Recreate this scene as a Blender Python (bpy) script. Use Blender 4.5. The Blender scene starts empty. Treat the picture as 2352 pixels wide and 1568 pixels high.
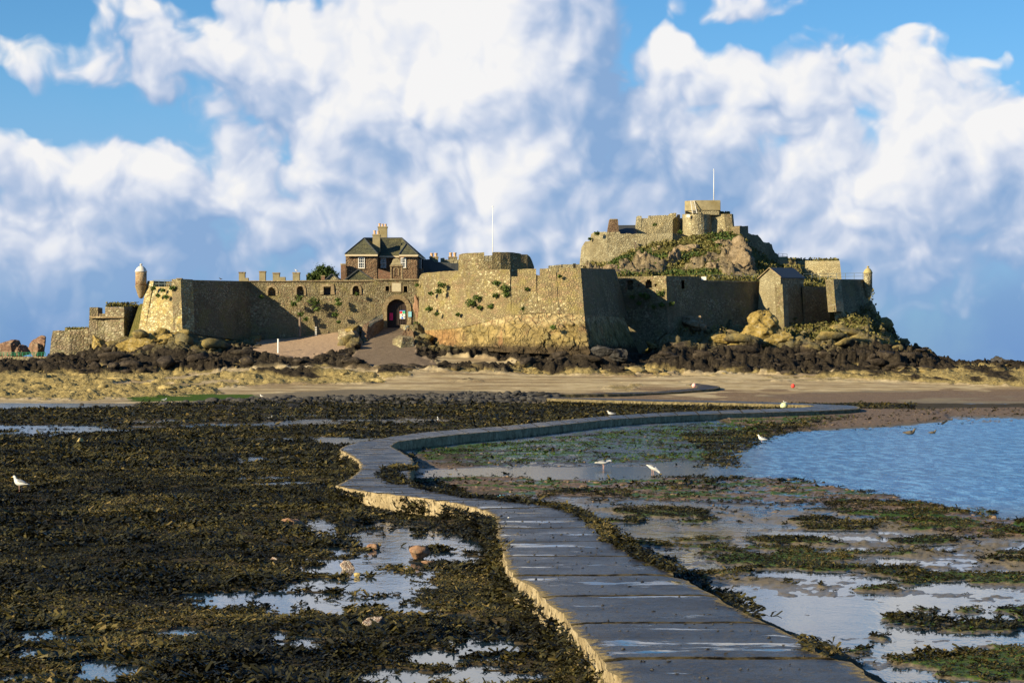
import bpy, math, random
import numpy as np
from mathutils import Vector
R = math.radians
random.seed(7)
rng = np.random.default_rng(11)
scene = bpy.context.scene
COL = scene.collection
# ---------------------------------------------------------------- camera
F, CX, HY, CH = 5000.0, 1176.0, 845.0, 3.5          # focal length in photo pixels, horizon line, camera height (m)
def W(x, y, D):
    return Vector(((x - CX) * D / F, D, CH + (HY - y) * D / F))
cam_d = bpy.data.cameras.new('camera')
cam = bpy.data.objects.new('camera', cam_d); COL.objects.link(cam)
cam.location = (0, 0, CH); cam.rotation_euler = (R(90), 0, 0)
cam_d.sensor_width = 36; cam_d.lens = F / 2352 * 36
cam_d.shift_y = (HY - 784) / 2352
cam_d.clip_start = 0.5; cam_d.clip_end = 20000
scene.camera = cam
# ---------------------------------------------------------------- sun and exposure
SUN_AZ, SUN_EL = 237.0, 20.0
sd = bpy.data.lights.new('sun', 'SUN'); sd.energy = 5.0; sd.angle = R(0.5); sd.color = (1.0, 0.83, 0.53)
sun = bpy.data.objects.new('sun', sd); COL.objects.link(sun)
to_sun = Vector((math.sin(R(SUN_AZ)) * math.cos(R(SUN_EL)), math.cos(R(SUN_AZ)) * math.cos(R(SUN_EL)), math.sin(R(SUN_EL))))
sun.rotation_euler = to_sun.to_track_quat('Z', 'Y').to_euler()
scene.view_settings.view_transform = 'Standard'; scene.view_settings.look = 'None'
scene.view_settings.exposure = 1.02; scene.view_settings.gamma = 1.0
scene.render.film_transparent = False
try:
    scene.cycles.max_bounces = 5; scene.cycles.diffuse_bounces = 2; scene.cycles.glossy_bounces = 2
    scene.cycles.transparent_max_bounces = 4
except Exception: pass
# ---------------------------------------------------------------- node helpers
def isock(v): return isinstance(v, bpy.types.NodeSocket)
class G:
    def __init__(s, nt): s.nt = nt
    def n(s, t, ins=None, **at):
        nd = s.nt.nodes.new(t)
        for k, v in at.items(): setattr(nd, k, v)
        for k, v in (ins or {}).items():
            sk = nd.inputs[k]
            if isock(v): s.nt.links.new(v, sk)
            else: sk.default_value = v
        return nd
    def m(s, op, a, b=0.0, c=0.0, clamp=False):
        nd = s.nt.nodes.new('ShaderNodeMath'); nd.operation = op; nd.use_clamp = clamp
        for i, v in enumerate((a, b, c)):
            if isock(v): s.nt.links.new(v, nd.inputs[i])
            else: nd.inputs[i].default_value = v
        return nd.outputs[0]
    def vm(s, op, a, b=(0, 0, 0)):
        nd = s.nt.nodes.new('ShaderNodeVectorMath'); nd.operation = op
        for i, v in enumerate((a, b)):
            if isock(v): s.nt.links.new(v, nd.inputs[i])
            elif op == 'SCALE' and i == 1: nd.inputs[3].default_value = v
            else: nd.inputs[i].default_value = v
        return nd.outputs[0]
    def mix(s, f, a, b, blend='MIX'):
        nd = s.nt.nodes.new('ShaderNodeMix'); nd.data_type = 'RGBA'; nd.blend_type = blend; nd.clamp_factor = True
        for i, v in ((0, f), (6, a), (7, b)):
            if isock(v): s.nt.links.new(v, nd.inputs[i])
            else: nd.inputs[i].default_value = v if i == 0 else (tuple(v) + (1,) if len(v) == 3 else v)
        return nd.outputs[2]
    def sm(s, v, a, b, to0=0.0, to1=1.0):
        nd = s.nt.nodes.new('ShaderNodeMapRange'); nd.interpolation_type = 'SMOOTHSTEP'
        for i, x in enumerate((v, a, b, to0, to1)):
            if isock(x): s.nt.links.new(x, nd.inputs[i])
            else: nd.inputs[i].default_value = x
        return nd.outputs[0]
    def ramp(s, f, stops, const=False):
        nd = s.nt.nodes.new('ShaderNodeValToRGB'); cr = nd.color_ramp
        if const: cr.interpolation = 'CONSTANT'
        while len(cr.elements) < len(stops): cr.elements.new(0.5)
        for e, (p, c) in zip(cr.elements, stops): e.position = p; e.color = tuple(c) + (1,)
        s.nt.links.new(f, nd.inputs[0]); return nd.outputs[0]
    def noise(s, vec, scale, detail=4, rough=0.55, dist=0.0, dim='3D'):
        nd = s.n('ShaderNodeTexNoise', {'Vector': vec, 'Scale': scale, 'Detail': detail, 'Roughness': rough, 'Distortion': dist}, noise_dimensions=dim)
        return nd.outputs[0]
    def sep(s, v):
        nd = s.n('ShaderNodeSeparateXYZ', {0: v}); return nd.outputs
    def comb(s, x, y, z=0.0):
        return s.n('ShaderNodeCombineXYZ', {0: x, 1: y, 2: z}).outputs[0]
def new_mat(name):
    m = bpy.data.materials.new(name); m.use_nodes = True
    nt = m.node_tree
    for nd in list(nt.nodes): nt.nodes.remove(nd)
    g = G(nt); out = nt.nodes.new('ShaderNodeOutputMaterial')
    bs = nt.nodes.new('ShaderNodeBsdfPrincipled'); nt.links.new(bs.outputs[0], out.inputs[0])
    bs.inputs['Specular IOR Level'].default_value = 0.3
    def setp(**k):
        for a, v in k.items():
            key = {'col': 'Base Color', 'rough': 'Roughness', 'spec': 'Specular IOR Level', 'metal': 'Metallic', 'ior': 'IOR', 'normal': 'Normal', 'coat': 'Coat Weight'}[a]
            if isock(v): nt.links.new(v, bs.inputs[key])
            else: bs.inputs[key].default_value = (tuple(v) + (1,)) if a == 'col' else v
    g.set = setp; g.bs = bs; g.out = out
    g.pos = nt.nodes.new('ShaderNodeNewGeometry').outputs['Position']
    def bump(h, dist, st=1.0, normal=None):
        nd = g.n('ShaderNodeBump', {'Height': h, 'Distance': dist, 'Strength': st})
        if normal is not None: nt.links.new(normal, nd.inputs['Normal'])
        return nd.outputs[0]
    g.bump = bump
    return m, g
# ---------------------------------------------------------------- world: sky with clouds laid out by compass direction
world = bpy.data.worlds.new('World'); scene.world = world; world.use_nodes = True
nt = world.node_tree
for nd in list(nt.nodes): nt.nodes.remove(nd)
g = G(nt)
wout = nt.nodes.new('ShaderNodeOutputWorld'); bg = nt.nodes.new('ShaderNodeBackground'); nt.links.new(bg.outputs[0], wout.inputs[0])
bg.inputs[1].default_value = 0.050
sky = nt.nodes.new('ShaderNodeTexSky'); sky.sky_type = 'NISHITA'; sky.sun_disc = False
sky.sun_elevation = R(SUN_EL); sky.sun_rotation = R(SUN_AZ); sky.air_density = 1.0; sky.dust_density = 0.3; sky.ozone_density = 2.0
tc = nt.nodes.new('ShaderNodeTexCoord')
dv = g.sep(g.vm('NORMALIZE', tc.outputs['Generated']))
az = g.m('ARCTAN2', dv[0], dv[1]); el = g.m('ARCSINE', dv[2])
P0 = g.comb(g.m('MULTIPLY', az, 50.0), g.m('MULTIPLY', el, 50.0), 0.0)
def bl(x, y, rx, ry, w=1.0): return ((x - CX) / 100, (HY - y) / 100, rx / 100, ry / 100, w)
CLOUDS = [bl(x, y, rx, ry, w) for x, y, rx, ry, w in [
 (1060,170,400,330,1.6),(1210,370,300,330,1.3),(830,240,330,230,1.1),(1000,470,340,190,1.1),(1480,350,150,220,.9),(720,160,360,170,.95),(400,140,230,110,.6),(900,330,330,220,1.0),(1180,-80,300,250,1.3),(1330,60,110,110,.8),
 (1560,140,105,62,.95),(1700,205,130,90,.9),(1880,190,160,110,.85),(2110,270,190,150,.95),(1780,390,330,190,.85),(2030,480,360,200,1.0),(2000,600,160,90,.6),(1700,520,250,120,.6),(2280,400,200,200,1.0),(2360,560,150,170,.85),(1480,450,240,200,.85),
 (60,400,150,80,.9),(250,415,150,95,1.1),(385,430,130,110,1.1),(300,470,240,110,1.0),(200,560,420,190,1.2),(620,470,260,190,.7),(800,560,380,130,.7),(450,560,220,110,.55),(620,600,150,90,.5),
 (1250,560,420,150,1.0),(1900,560,500,170,.9),(1950,600,200,90,.45),(110,660,260,110,.45),(2230,300,110,70,.7),(2330,290,70,50,.9),(900,520,240,90,.5),
 (300,60,90,40,.3),(2060,105,90,30,.25),(2270,150,40,18,.2),(1700,20,120,40,.25),(110,150,90,50,.3),
 (2700,350,250,250,1.0),(-350,350,300,200,1.0)]]
grp = bpy.data.node_groups.new('cloud_field', 'ShaderNodeTree')
grp.interface.new_socket(name='P', in_out='INPUT', socket_type='NodeSocketVector')
grp.interface.new_socket(name='Detail', in_out='INPUT', socket_type='NodeSocketFloat')
grp.interface.new_socket(name='D', in_out='OUTPUT', socket_type='NodeSocketFloat')
gi = grp.nodes.new('NodeGroupInput'); go = grp.nodes.new('NodeGroupOutput'); h = G(grp)
warp = h.n('ShaderNodeTexNoise', {'Vector': gi.outputs[0], 'Scale': 0.6, 'Detail': 2.0, 'Roughness': 0.5}, noise_dimensions='2D').outputs[1]
wv = h.vm('SCALE', h.vm('SUBTRACT', warp, (0.5, 0.5, 0.5)), 1.2)
P = h.vm('ADD', gi.outputs[0], wv)
acc = None
for cx, cy, rx, ry, w in CLOUDS:
    v = h.vm('MULTIPLY', h.vm('SUBTRACT', P, (cx, cy, 0)), (1 / rx, 1 / ry, 0))
    nd = h.n('ShaderNodeVectorMath', {0: v, 1: v}, operation='DOT_PRODUCT')
    b = h.m('MULTIPLY_ADD', nd.outputs['Value'], -w, w)
    acc = b if acc is None else h.m('SMOOTH_MAX', acc, b, 0.25)
acc = h.m('MAXIMUM', acc, -0.8)
bil = h.n('ShaderNodeTexVoronoi', {'Vector': P, 'Scale': 0.8, 'Detail': 1.0, 'Roughness': 0.5, 'Lacunarity': 2.4, 'Smoothness': 0.6}, voronoi_dimensions='2D', feature='SMOOTH_F1').outputs['Distance']
fb = h.noise(gi.outputs[0], 0.6, gi.outputs[1], 0.5, 0.0, '2D')
d = h.m('ADD', acc, h.m('MULTIPLY', h.m('SUBTRACT', 0.50, bil), 0.80))
d = h.m('ADD', d, h.m('MULTIPLY', h.m('SUBTRACT', fb, 0.5), 0.80))
bil2 = h.n('ShaderNodeTexVoronoi', {'Vector': P, 'Scale': 2.0, 'Detail': 1.4, 'Roughness': 0.45, 'Lacunarity': 2.3, 'Smoothness': 0.9}, voronoi_dimensions='2D', feature='SMOOTH_F1').outputs['Distance']
d = h.m('ADD', d, h.m('MULTIPLY', h.m('SUBTRACT', 0.42, bil2), 0.40))
grp.links.new(d, go.inputs[0])
def cloud(P, det=8.0):
    nd = nt.nodes.new('ShaderNodeGroup'); nd.node_tree = grp; nt.links.new(P, nd.inputs[0]); nd.inputs[1].default_value = det; return nd.outputs[0]
D0 = cloud(P0); DS = cloud(P0, 4.0); D1 = cloud(g.vm('ADD', P0, (-0.20, 0.26, 0)), 3.0); D2 = cloud(g.vm('ADD', P0, (-0.55, 0.8, 0)), 2.0)
mask = g.sm(D0, -0.30, 0.26)
big = g.noise(P0, 0.30, 3, 0.5, 0.2, '2D')
thick = g.sm(D0, -0.2, 1.3)
elv = g.sep(P0)[1]
lit = g.m('ADD', g.m('MULTIPLY', g.m('SUBTRACT', DS, D1), 0.34), g.m('MULTIPLY', g.m('SUBTRACT', DS, D2), 0.26))
lit = g.m('ADD', lit, g.m('ADD', g.m('MULTIPLY', thick, 0.16), g.m('MULTIPLY', g.m('SUBTRACT', big, 0.5), 0.9)))
def glow(x, y, rx, ry, a):
    v = g.vm('MULTIPLY', g.vm('SUBTRACT', P0, ((x - CX) / 100, (HY - y) / 100, 0)), (100 / rx, 100 / ry, 0))
    q = g.n('ShaderNodeVectorMath', {0: v, 1: v}, operation='DOT_PRODUCT').outputs['Value']
    return g.m('MULTIPLY', g.m('EXPONENT', g.m('MULTIPLY', q, -1.0)), a)
lit = g.m('ADD', lit, g.sm(elv, 0.5, 7.5, 0.26, 0.50))
# the tall towers stand in full sun; the flank to their right and the bases are in their own shade
for gl in ((980, 120, 330, 220, .34), (1220, 420, 170, 130, .26), (1570, 130, 110, 60, .3), (2110, 260, 170, 110, .28), (250, 400, 190, 60, .22), (1400, 250, 110, 200, -.34), (520, 250, 260, 110, -.16), (1640, 470, 240, 130, -.14), (300, 560, 420, 90, -.16), (1700, 90, 90, 80, -.2)):
    lit = g.m('ADD', lit, glow(*gl))
ccol = g.ramp(g.m('ADD', lit, 0.0, 0.0, True), [(0.0, (.27, .43, .70)), (0.25, (.40, .53, .76)), (0.5, (.60, .68, .85)), (0.75, (.84, .87, .95)), (1.0, (1.0, .985, .975))])
ccol = g.vm('SCALE', ccol, 9.3)
# clear air: the Nishita sky, with thin high haze lower down
sk = g.vm('MULTIPLY', g.vm('SCALE', sky.outputs[0], 1.5), g.ramp(g.m('MULTIPLY', elv, 0.1, 0.0, True), [(0.0, (.36, .60, 1.0)), (0.35, (.36, .66, .97)), (1.0, (.34, .64, .90))]))
veiln = g.m('MULTIPLY', g.sm(elv, 8.5, 1.0, 0.0, 1.0), g.sm(g.noise(P0, 0.45, 4, 0.5, 0.1, '2D'), 0.25, 0.65, 0.72, 1.0))
sk = g.mix(veiln, sk, g.vm('SCALE', g.ramp(g.m('MULTIPLY', elv, 0.1, 0.0, True), [(0.0, (.165, .31, .59)), (0.15, (.20, .36, .62)), (0.35, (.28, .46, .74)), (0.8, (.27, .53, .85))]), 10.0))
fin = g.mix(g.m('MULTIPLY', mask, g.sm(elv, 0.2, 2.8, 0.15, 0.97)), sk, ccol)
nt.links.new(fin, bg.inputs[0])
world.cycles.sampling_method = 'MANUAL'; world.cycles.sample_map_resolution = 512
# ---------------------------------------------------------------- numpy noise
_rs = np.random.RandomState(5)
_T = _rs.rand(512, 512); _T2 = _rs.rand(512, 512); _T3 = _rs.rand(512, 512)
def vnoise(x, y, s=0):
    x = np.asarray(x, float) + s * 17.31; y = np.asarray(y, float) + s * 9.73
    xi = np.floor(x).astype(int); yi = np.floor(y).astype(int); fx = x - xi; fy = y - yi
    fx = fx * fx * (3 - 2 * fx); fy = fy * fy * (3 - 2 * fy)
    a = _T[xi & 511, yi & 511]; b = _T[(xi + 1) & 511, yi & 511]; c = _T[xi & 511, (yi + 1) & 511]; d = _T[(xi + 1) & 511, (yi + 1) & 511]
    return (a * (1 - fx) + b * fx) * (1 - fy) + (c * (1 - fx) + d * fx) * fy
def fbm(x, y, o=4, s=0, gain=0.5):
    t = 0; a = 1; n = 0
    for i in range(o):
        t = t + a * vnoise(x * 2.03 ** i, y * 2.03 ** i, s + i * 3); n += a; a *= gain
    return t / n
def worley(x, y, s=0):
    x = np.asarray(x, float) + s * 13.7; y = np.asarray(y, float) + s * 5.1
    xi = np.floor(x).astype(int); yi = np.floor(y).astype(int)
    f1 = np.full(x.shape, 9.0); f2 = np.full(x.shape, 9.0); cid = np.zeros(x.shape)
    for i in (-1, 0, 1):
        for j in (-1, 0, 1):
            cx = xi + i; cy = yi + j
            px = cx + _T[cx & 511, cy & 511]; py = cy + _T2[cx & 511, cy & 511]
            d = np.hypot(px - x, py - y); r = _T3[cx & 511, cy & 511]
            n = d < f1
            f2 = np.where(n, f1, np.minimum(f2, d)); cid = np.where(n, r, cid); f1 = np.where(n, d, f1)
    return f1, f2, cid
def sstep(v, a, b):
    t = np.clip((v - a) / (b - a), 0, 1); return t * t * (3 - 2 * t)
def polysd(px, py, poly):
    """signed distance, positive inside"""
    px = np.asarray(px, float); py = np.asarray(py, float)
    inside = np.zeros(px.shape, bool); dd = np.full(px.shape, 1e12)
    n = len(poly)
    for i in range(n):
        x0, y0 = poly[i]; x1, y1 = poly[(i + 1) % n]
        if y0 != y1:
            c = ((y0 > py) != (y1 > py)) & (px < (x1 - x0) * (py - y0) / (y1 - y0) + x0)
            inside ^= c
        ex, ey = x1 - x0, y1 - y0; L = ex * ex + ey * ey + 1e-9
        t = np.clip(((px - x0) * ex + (py - y0) * ey) / L, 0, 1)
        dd = np.minimum(dd, (px - x0 - t * ex) ** 2 + (py - y0 - t * ey) ** 2)
    dd = np.sqrt(dd)
    return np.where(inside, dd, -dd)
# ---------------------------------------------------------------- mesh helpers
def link(o, parent=None):
    COL.objects.link(o)
    if parent is not None:
        o.parent = parent
    return o
def shift(parent):
    return Vector(parent.location) if parent is not None and parent.type == 'EMPTY' else (Vector(parent['_o']) if parent is not None and '_o' in parent else Vector((0, 0, 0)))
def mesh_obj(name, verts, faces, mat, parent=None, smooth=False):
    me = bpy.data.meshes.new(name)
    off = shift(parent)
    v = [(p[0] - off[0], p[1] - off[1], p[2] - off[2]) for p in verts]
    me.from_pydata(v, [], faces); me.materials.append(mat)
    if smooth:
        me.polygons.foreach_set('use_smooth', [True] * len(me.polygons))
    me.update()
    o = bpy.data.objects.new(name, me); link(o, parent)
    o['_o'] = tuple(off)
    return o
def np_mesh(name, V, Fq, mat, parent=None, smooth=False, attrs=None, k=4):
    me = bpy.data.meshes.new(name); V = np.asarray(V, np.float32); Fq = np.asarray(Fq, np.int32)
    off = np.array(shift(parent), np.float32); V = V - off
    me.vertices.add(len(V)); me.vertices.foreach_set('co', V.ravel())
    me.loops.add(Fq.size); me.loops.foreach_set('vertex_index', Fq.ravel())
    me.polygons.add(len(Fq)); me.polygons.foreach_set('loop_start', np.arange(0, Fq.size, k, dtype=np.int32))
    try: me.polygons.foreach_set('loop_total', np.full(len(Fq), k, np.int32))
    except Exception: pass
    if smooth: me.polygons.foreach_set('use_smooth', np.ones(len(Fq), bool))
    me.update(calc_edges=True)
    for n, a in (attrs or {}).items():
        at = me.attributes.new(n, 'FLOAT', 'POINT'); at.data.foreach_set('value', np.asarray(a, np.float32).ravel())
    me.materials.append(mat)
    o = bpy.data.objects.new(name, me); link(o, parent); o['_o'] = tuple(float(t) for t in off)
    return o
def tag(o, label=None, cat=None, group=None, kind=None):
    if label: o['label'] = label
    if cat: o['category'] = cat
    if group: o['group'] = group
    if kind: o['kind'] = kind
    return o
def thing(name, label, cat, loc, group=None):
    o = bpy.data.objects.new(name, None); o.location = loc; COL.objects.link(o); o.empty_display_size = 0.3
    return tag(o, label, cat, group)
class MB:
    def __init__(s): s.v = []; s.f = []
    def quad(s, *p):
        n = len(s.v); s.v += [Vector(q) for q in p]; s.f.append(tuple(range(n, n + len(p)))); return s
    def box(s, x0, x1, y0, y1, z0, z1):
        return s.prism([(x0, y0), (x1, y0), (x1, y1), (x0, y1)], z0, z1)
    def prism(s, plan, z0, z1):
        n = len(s.v); k = len(plan)
        s.v += [Vector((p[0], p[1], z0)) for p in plan] + [Vector((p[0], p[1], z1)) for p in plan]
        for i in range(k): j = (i + 1) % k; s.f.append((n + i, n + j, n + k + j, n + k + i))
        s.f.append(tuple(range(n + k, n + 2 * k))); s.f.append(tuple(range(n + k - 1, n - 1, -1))); return s
    def ext(s, pts, d):
        """polygon pts (3-D) extruded by vector d"""
        n = len(s.v); k = len(pts); d = Vector(d)
        s.v += [Vector(p) for p in pts] + [Vector(p) + d for p in pts]
        for i in range(k): j = (i + 1) % k; s.f.append((n + i, n + j, n + k + j, n + k + i))
        s.f.append(tuple(range(n + k, n + 2 * k))); s.f.append(tuple(range(n + k - 1, n - 1, -1))); return s
    def tube(s, pts, rad, n=8, cap=True, sc=(1, 1)):
        pts = [Vector(p) for p in pts]; rad = rad if isinstance(rad, (list, tuple)) else [rad] * len(pts)
        b = len(s.v); up = Vector((0, 0, 1))
        for i, p in enumerate(pts):
            t = (pts[min(i + 1, len(pts) - 1)] - pts[max(i - 1, 0)]).normalized()
            u = t.cross(up if abs(t.z) < 0.95 else Vector((0, 1, 0))).normalized(); w = u.cross(t).normalized()
            for k in range(n):
                a = 2 * math.pi * k / n; s.v.append(p + u * math.cos(a) * rad[i] * sc[0] + w * math.sin(a) * rad[i] * sc[1])
        for i in range(len(pts) - 1):
            for k in range(n):
                s.f.append((b + i * n + k, b + i * n + (k + 1) % n, b + (i + 1) * n + (k + 1) % n, b + (i + 1) * n + k))
        if cap:
            s.f.append(tuple(b + k for k in range(n - 1, -1, -1))); s.f.append(tuple(b + (len(pts) - 1) * n + k for k in range(n)))
        return s
    def lathe(s, c, prof, n=20):
        """prof: (radius, z) from bottom to top round centre c"""
        b = len(s.v)
        for r, z in prof:
            for k in range(n):
                a = 2 * math.pi * k / n; s.v.append(Vector((c[0] + r * math.cos(a), c[1] + r * math.sin(a), z)))
        for i in range(len(prof) - 1):
            for k in range(n):
                s.f.append((b + i * n + k, b + i * n + (k + 1) % n, b + (i + 1) * n + (k + 1) % n, b + (i + 1) * n + k))
        s.f.append(tuple(b + k for k in range(n - 1, -1, -1))); s.f.append(tuple(b + (len(prof) - 1) * n + k for k in range(n)))
        return s
    def build(s, name, mat, parent=None, smooth=False):
        return mesh_obj(name, s.v, s.f, mat, parent, smooth)
# ---------------------------------------------------------------- materials
def stone(name, cols, size=0.42, mortar=(.16, .13, .09), stain=(.10, .085, .055), lichen=None, flat=1.5, contrast=1.0, mw=0.09, bumpd=0.07, lich_amt=0.55):
    m, g = new_mat(name)
    p = g.vm('MULTIPLY', g.pos, (1 / size, 1 / size, flat / size))
    nz = g.n('ShaderNodeTexNoise', {'Vector': p, 'Scale': 0.7, 'Detail': 2.0}).outputs[1]
    p = g.vm('ADD', p, g.vm('SCALE', g.vm('SUBTRACT', nz, (.5, .5, .5)), 1.1))
    v = g.n('ShaderNodeTexVoronoi', {'Vector': p, 'Scale': 1.0, 'Randomness': 0.9})
    e = g.n('ShaderNodeTexVoronoi', {'Vector': p, 'Scale': 1.0, 'Randomness': 0.9}, feature='DISTANCE_TO_EDGE').outputs['Distance']
    cr = g.sep(v.outputs['Color'])[0]
    k = len(cols)
    c = g.ramp(cr, [((i + 0.0) / k, cc) for i, cc in enumerate(cols)], True)
    fine = g.noise(g.pos, 6.0, 6, 0.65)
    c = g.mix(0.7 * contrast, c, g.ramp(fine, [(0.25, (.35, .35, .35)), (0.75, (1.35, 1.35, 1.35))]), 'MULTIPLY')
    # patches of larger, coursed blocks among the rubble
    v2 = g.n('ShaderNodeTexVoronoi', {'Vector': g.vm('MULTIPLY', p, (.42, .42, .55)), 'Scale': 1.0, 'Randomness': 0.55})
    c2 = g.ramp(g.sep(v2.outputs['Color'])[1], [((i + 0.0) / k, tuple(t * 1.05 for t in cols[(i * 3 + 1) % k])) for i in range(k)], True)
    c2 = g.mix(0.6 * contrast, c2, g.ramp(fine, [(0.25, (.35, .35, .35)), (0.75, (1.3, 1.3, 1.3))]), 'MULTIPLY')
    c = g.mix(g.m('MULTIPLY', g.sm(g.noise(g.vm('MULTIPLY', g.pos, (1, 1, 1.6)), 0.16, 3, .5, .3), .46, .56), .8), c, c2)
    c = g.mix(1.0, c, g.ramp(g.noise(g.vm('MULTIPLY', g.pos, (1, 1, .8)), 0.10, 5, .62, .5), [(.32, (.66, .66, .68)), (.5, (1.0, 1.0, 1.0)), (.68, (1.26, 1.22, 1.12))]), 'MULTIPLY')
    mo = g.sm(e, mw * 1.6, mw * 0.4)
    c = g.mix(g.m('MULTIPLY', mo, 0.8), c, mortar)
    st = g.sm(g.noise(g.pos, 0.22, 5, 0.6, 0.4), 0.48, 0.68)
    c = g.mix(g.m('MULTIPLY', st, 0.62), c, stain)
    # run-off streaks down the face
    sp = g.vm('MULTIPLY', g.pos, (1.6, 1.6, 0.12))
    c = g.mix(g.m('MULTIPLY', g.sm(g.noise(sp, 1.0, 4, 0.6), 0.55, 0.75), 0.35), c, stain)
    if lichen:
        li = g.sm(g.m('ADD', g.noise(g.pos, 0.5, 6, 0.68, 0.5), g.m('MULTIPLY', g.noise(g.pos, 3.5, 3, 0.6), 0.25)), 0.62, 0.78)
        c = g.mix(g.m('MULTIPLY', li, lich_amt), c, lichen)
    c = g.vm('MULTIPLY', c, (1.06, 1.04, .84))
    hgt = g.m('ADD', g.sm(e, 0.0, 0.28), g.m('ADD', g.m('MULTIPLY', fine, 0.9), g.m('MULTIPLY', cr, 0.5)))
    g.set(col=c, rough=0.92, spec=0.15, normal=g.bump(hgt, bumpd, 1.0))
    return m
def simple(name, col, rough=0.6, var=0.25, scale=4.0, spec=0.3, metal=0.0, bumpd=0.0, lich=None):
    m, g = new_mat(name)
    nz = g.noise(g.pos, scale, 5, 0.6)
    c = g.mix(1.0, g.mix(0.0, col, col), g.ramp(nz, [(0.2, (1 - var,) * 3), (0.8, (1 + var,) * 3)]), 'MULTIPLY')
    if lich:
        c = g.mix(g.sm(g.noise(g.pos, scale * 0.5, 5, 0.65), 0.45, 0.65), c, lich)
    g.set(col=c, rough=rough, spec=spec, metal=metal)
    if bumpd: g.set(normal=g.bump(nz, bumpd))
    return m
GOLD = (.34, .24, .045)
M = {}
WARM = [(0.270, 0.233, 0.169), (0.187, 0.157, 0.116), (0.348, 0.312, 0.242), (0.139, 0.114, 0.088), (0.242, 0.187, 0.146), (0.306, 0.275, 0.206), (0.401, 0.364, 0.296), (0.214, 0.189, 0.136), (0.245, 0.165, 0.130)]
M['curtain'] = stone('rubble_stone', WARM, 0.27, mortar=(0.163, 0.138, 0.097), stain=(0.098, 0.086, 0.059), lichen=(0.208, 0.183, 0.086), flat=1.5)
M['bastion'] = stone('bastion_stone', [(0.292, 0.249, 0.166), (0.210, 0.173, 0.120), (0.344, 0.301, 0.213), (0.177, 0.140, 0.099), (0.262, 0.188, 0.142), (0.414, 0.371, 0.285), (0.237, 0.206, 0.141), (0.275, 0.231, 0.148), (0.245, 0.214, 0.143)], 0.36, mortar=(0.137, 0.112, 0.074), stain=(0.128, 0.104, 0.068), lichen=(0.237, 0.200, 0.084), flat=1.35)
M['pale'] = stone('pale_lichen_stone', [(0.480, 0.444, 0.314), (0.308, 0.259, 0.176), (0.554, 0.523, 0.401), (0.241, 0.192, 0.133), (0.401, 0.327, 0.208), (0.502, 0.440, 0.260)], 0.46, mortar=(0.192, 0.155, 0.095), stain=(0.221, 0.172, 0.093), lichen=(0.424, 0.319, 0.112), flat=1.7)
M['keep'] = stone('keep_stone', [(0.353, 0.328, 0.266), (0.264, 0.233, 0.175), (0.422, 0.397, 0.323), (0.205, 0.174, 0.134), (0.313, 0.276, 0.206), (0.284, 0.260, 0.208)], 0.36, mortar=(0.198, 0.173, 0.133), stain=(0.147, 0.125, 0.087), lichen=(0.353, 0.328, 0.266), flat=1.4)
M['fort'] = stone('fort_stone', [(0.333, 0.296, 0.239), (0.227, 0.178, 0.144), (0.387, 0.356, 0.301), (0.276, 0.215, 0.181), (0.205, 0.174, 0.134)], 0.55, mortar=(0.123, 0.104, 0.078), stain=(0.123, 0.104, 0.078), lichen=(0.214, 0.208, 0.118), flat=1.9)
M['trim'] = stone('dressed_granite', [(0.306, 0.245, 0.174), (0.264, 0.202, 0.144), (0.342, 0.287, 0.211), (0.240, 0.185, 0.132)], 0.7, mortar=(0.160, 0.123, 0.088), stain=(0.172, 0.123, 0.075), flat=1.3, mw=0.04, bumpd=0.03)
M['redstone'] = stone('red_granite', [(0.210, 0.130, 0.098), (0.155, 0.094, 0.074), (0.261, 0.181, 0.141), (0.193, 0.143, 0.115), (0.133, 0.084, 0.066), (0.233, 0.147, 0.106)], 0.42, mortar=(0.202, 0.159, 0.125), stain=(0.118, 0.081, 0.061), flat=2.2, mw=0.05)
M['brick'] = stone('red_brick', [(0.211, 0.100, 0.077), (0.166, 0.080, 0.063), (0.253, 0.136, 0.107), (0.139, 0.077, 0.066)], 0.25, mortar=(0.180, 0.143, 0.120), stain=(0.110, 0.073, 0.056), flat=2.6, mw=0.06, bumpd=0.02)
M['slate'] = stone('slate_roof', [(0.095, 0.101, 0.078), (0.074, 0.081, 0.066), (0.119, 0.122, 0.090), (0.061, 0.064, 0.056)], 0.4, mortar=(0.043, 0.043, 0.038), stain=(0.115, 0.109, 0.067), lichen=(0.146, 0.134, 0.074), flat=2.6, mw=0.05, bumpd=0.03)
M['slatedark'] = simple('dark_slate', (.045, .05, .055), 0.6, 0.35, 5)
M['concrete'] = simple('bunker_concrete', (.27, .23, .135), 0.9, 0.4, 1.3, 0.1, bumpd=0.03, lich=(.21, .17, .085))
M['dark'] = simple('dark_void', (.02, .017, .013), 0.9, 0.2)
M['door'] = simple('dark_oak', (.028, .017, .014), 0.7, 0.3, 3)
M['white'] = simple('white_paint', (.75, .74, .70), 0.5, 0.08)
M['glass'] = simple('window_glass', (.03, .035, .04), 0.1, 0.1, spec=0.6)
M['rail'] = simple('painted_rail', (.13, .16, .17), 0.5, 0.1)
M['railgreen'] = simple('green_rail', (.03, .22, .12), 0.5, 0.1)
M['pot'] = simple('clay_pot', (.50, .33, .18), 0.8, 0.2)
M['lead'] = simple('pale_dome', (.55, .53, .48), 0.7, 0.25, 2.5)
M['leaddark'] = simple('lichen_dome', (.36, .30, .13), 0.8, 0.25, 2.5)
M['rust'] = simple('old_pipe', (.16, .12, .09), 0.8, 0.4)
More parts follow.
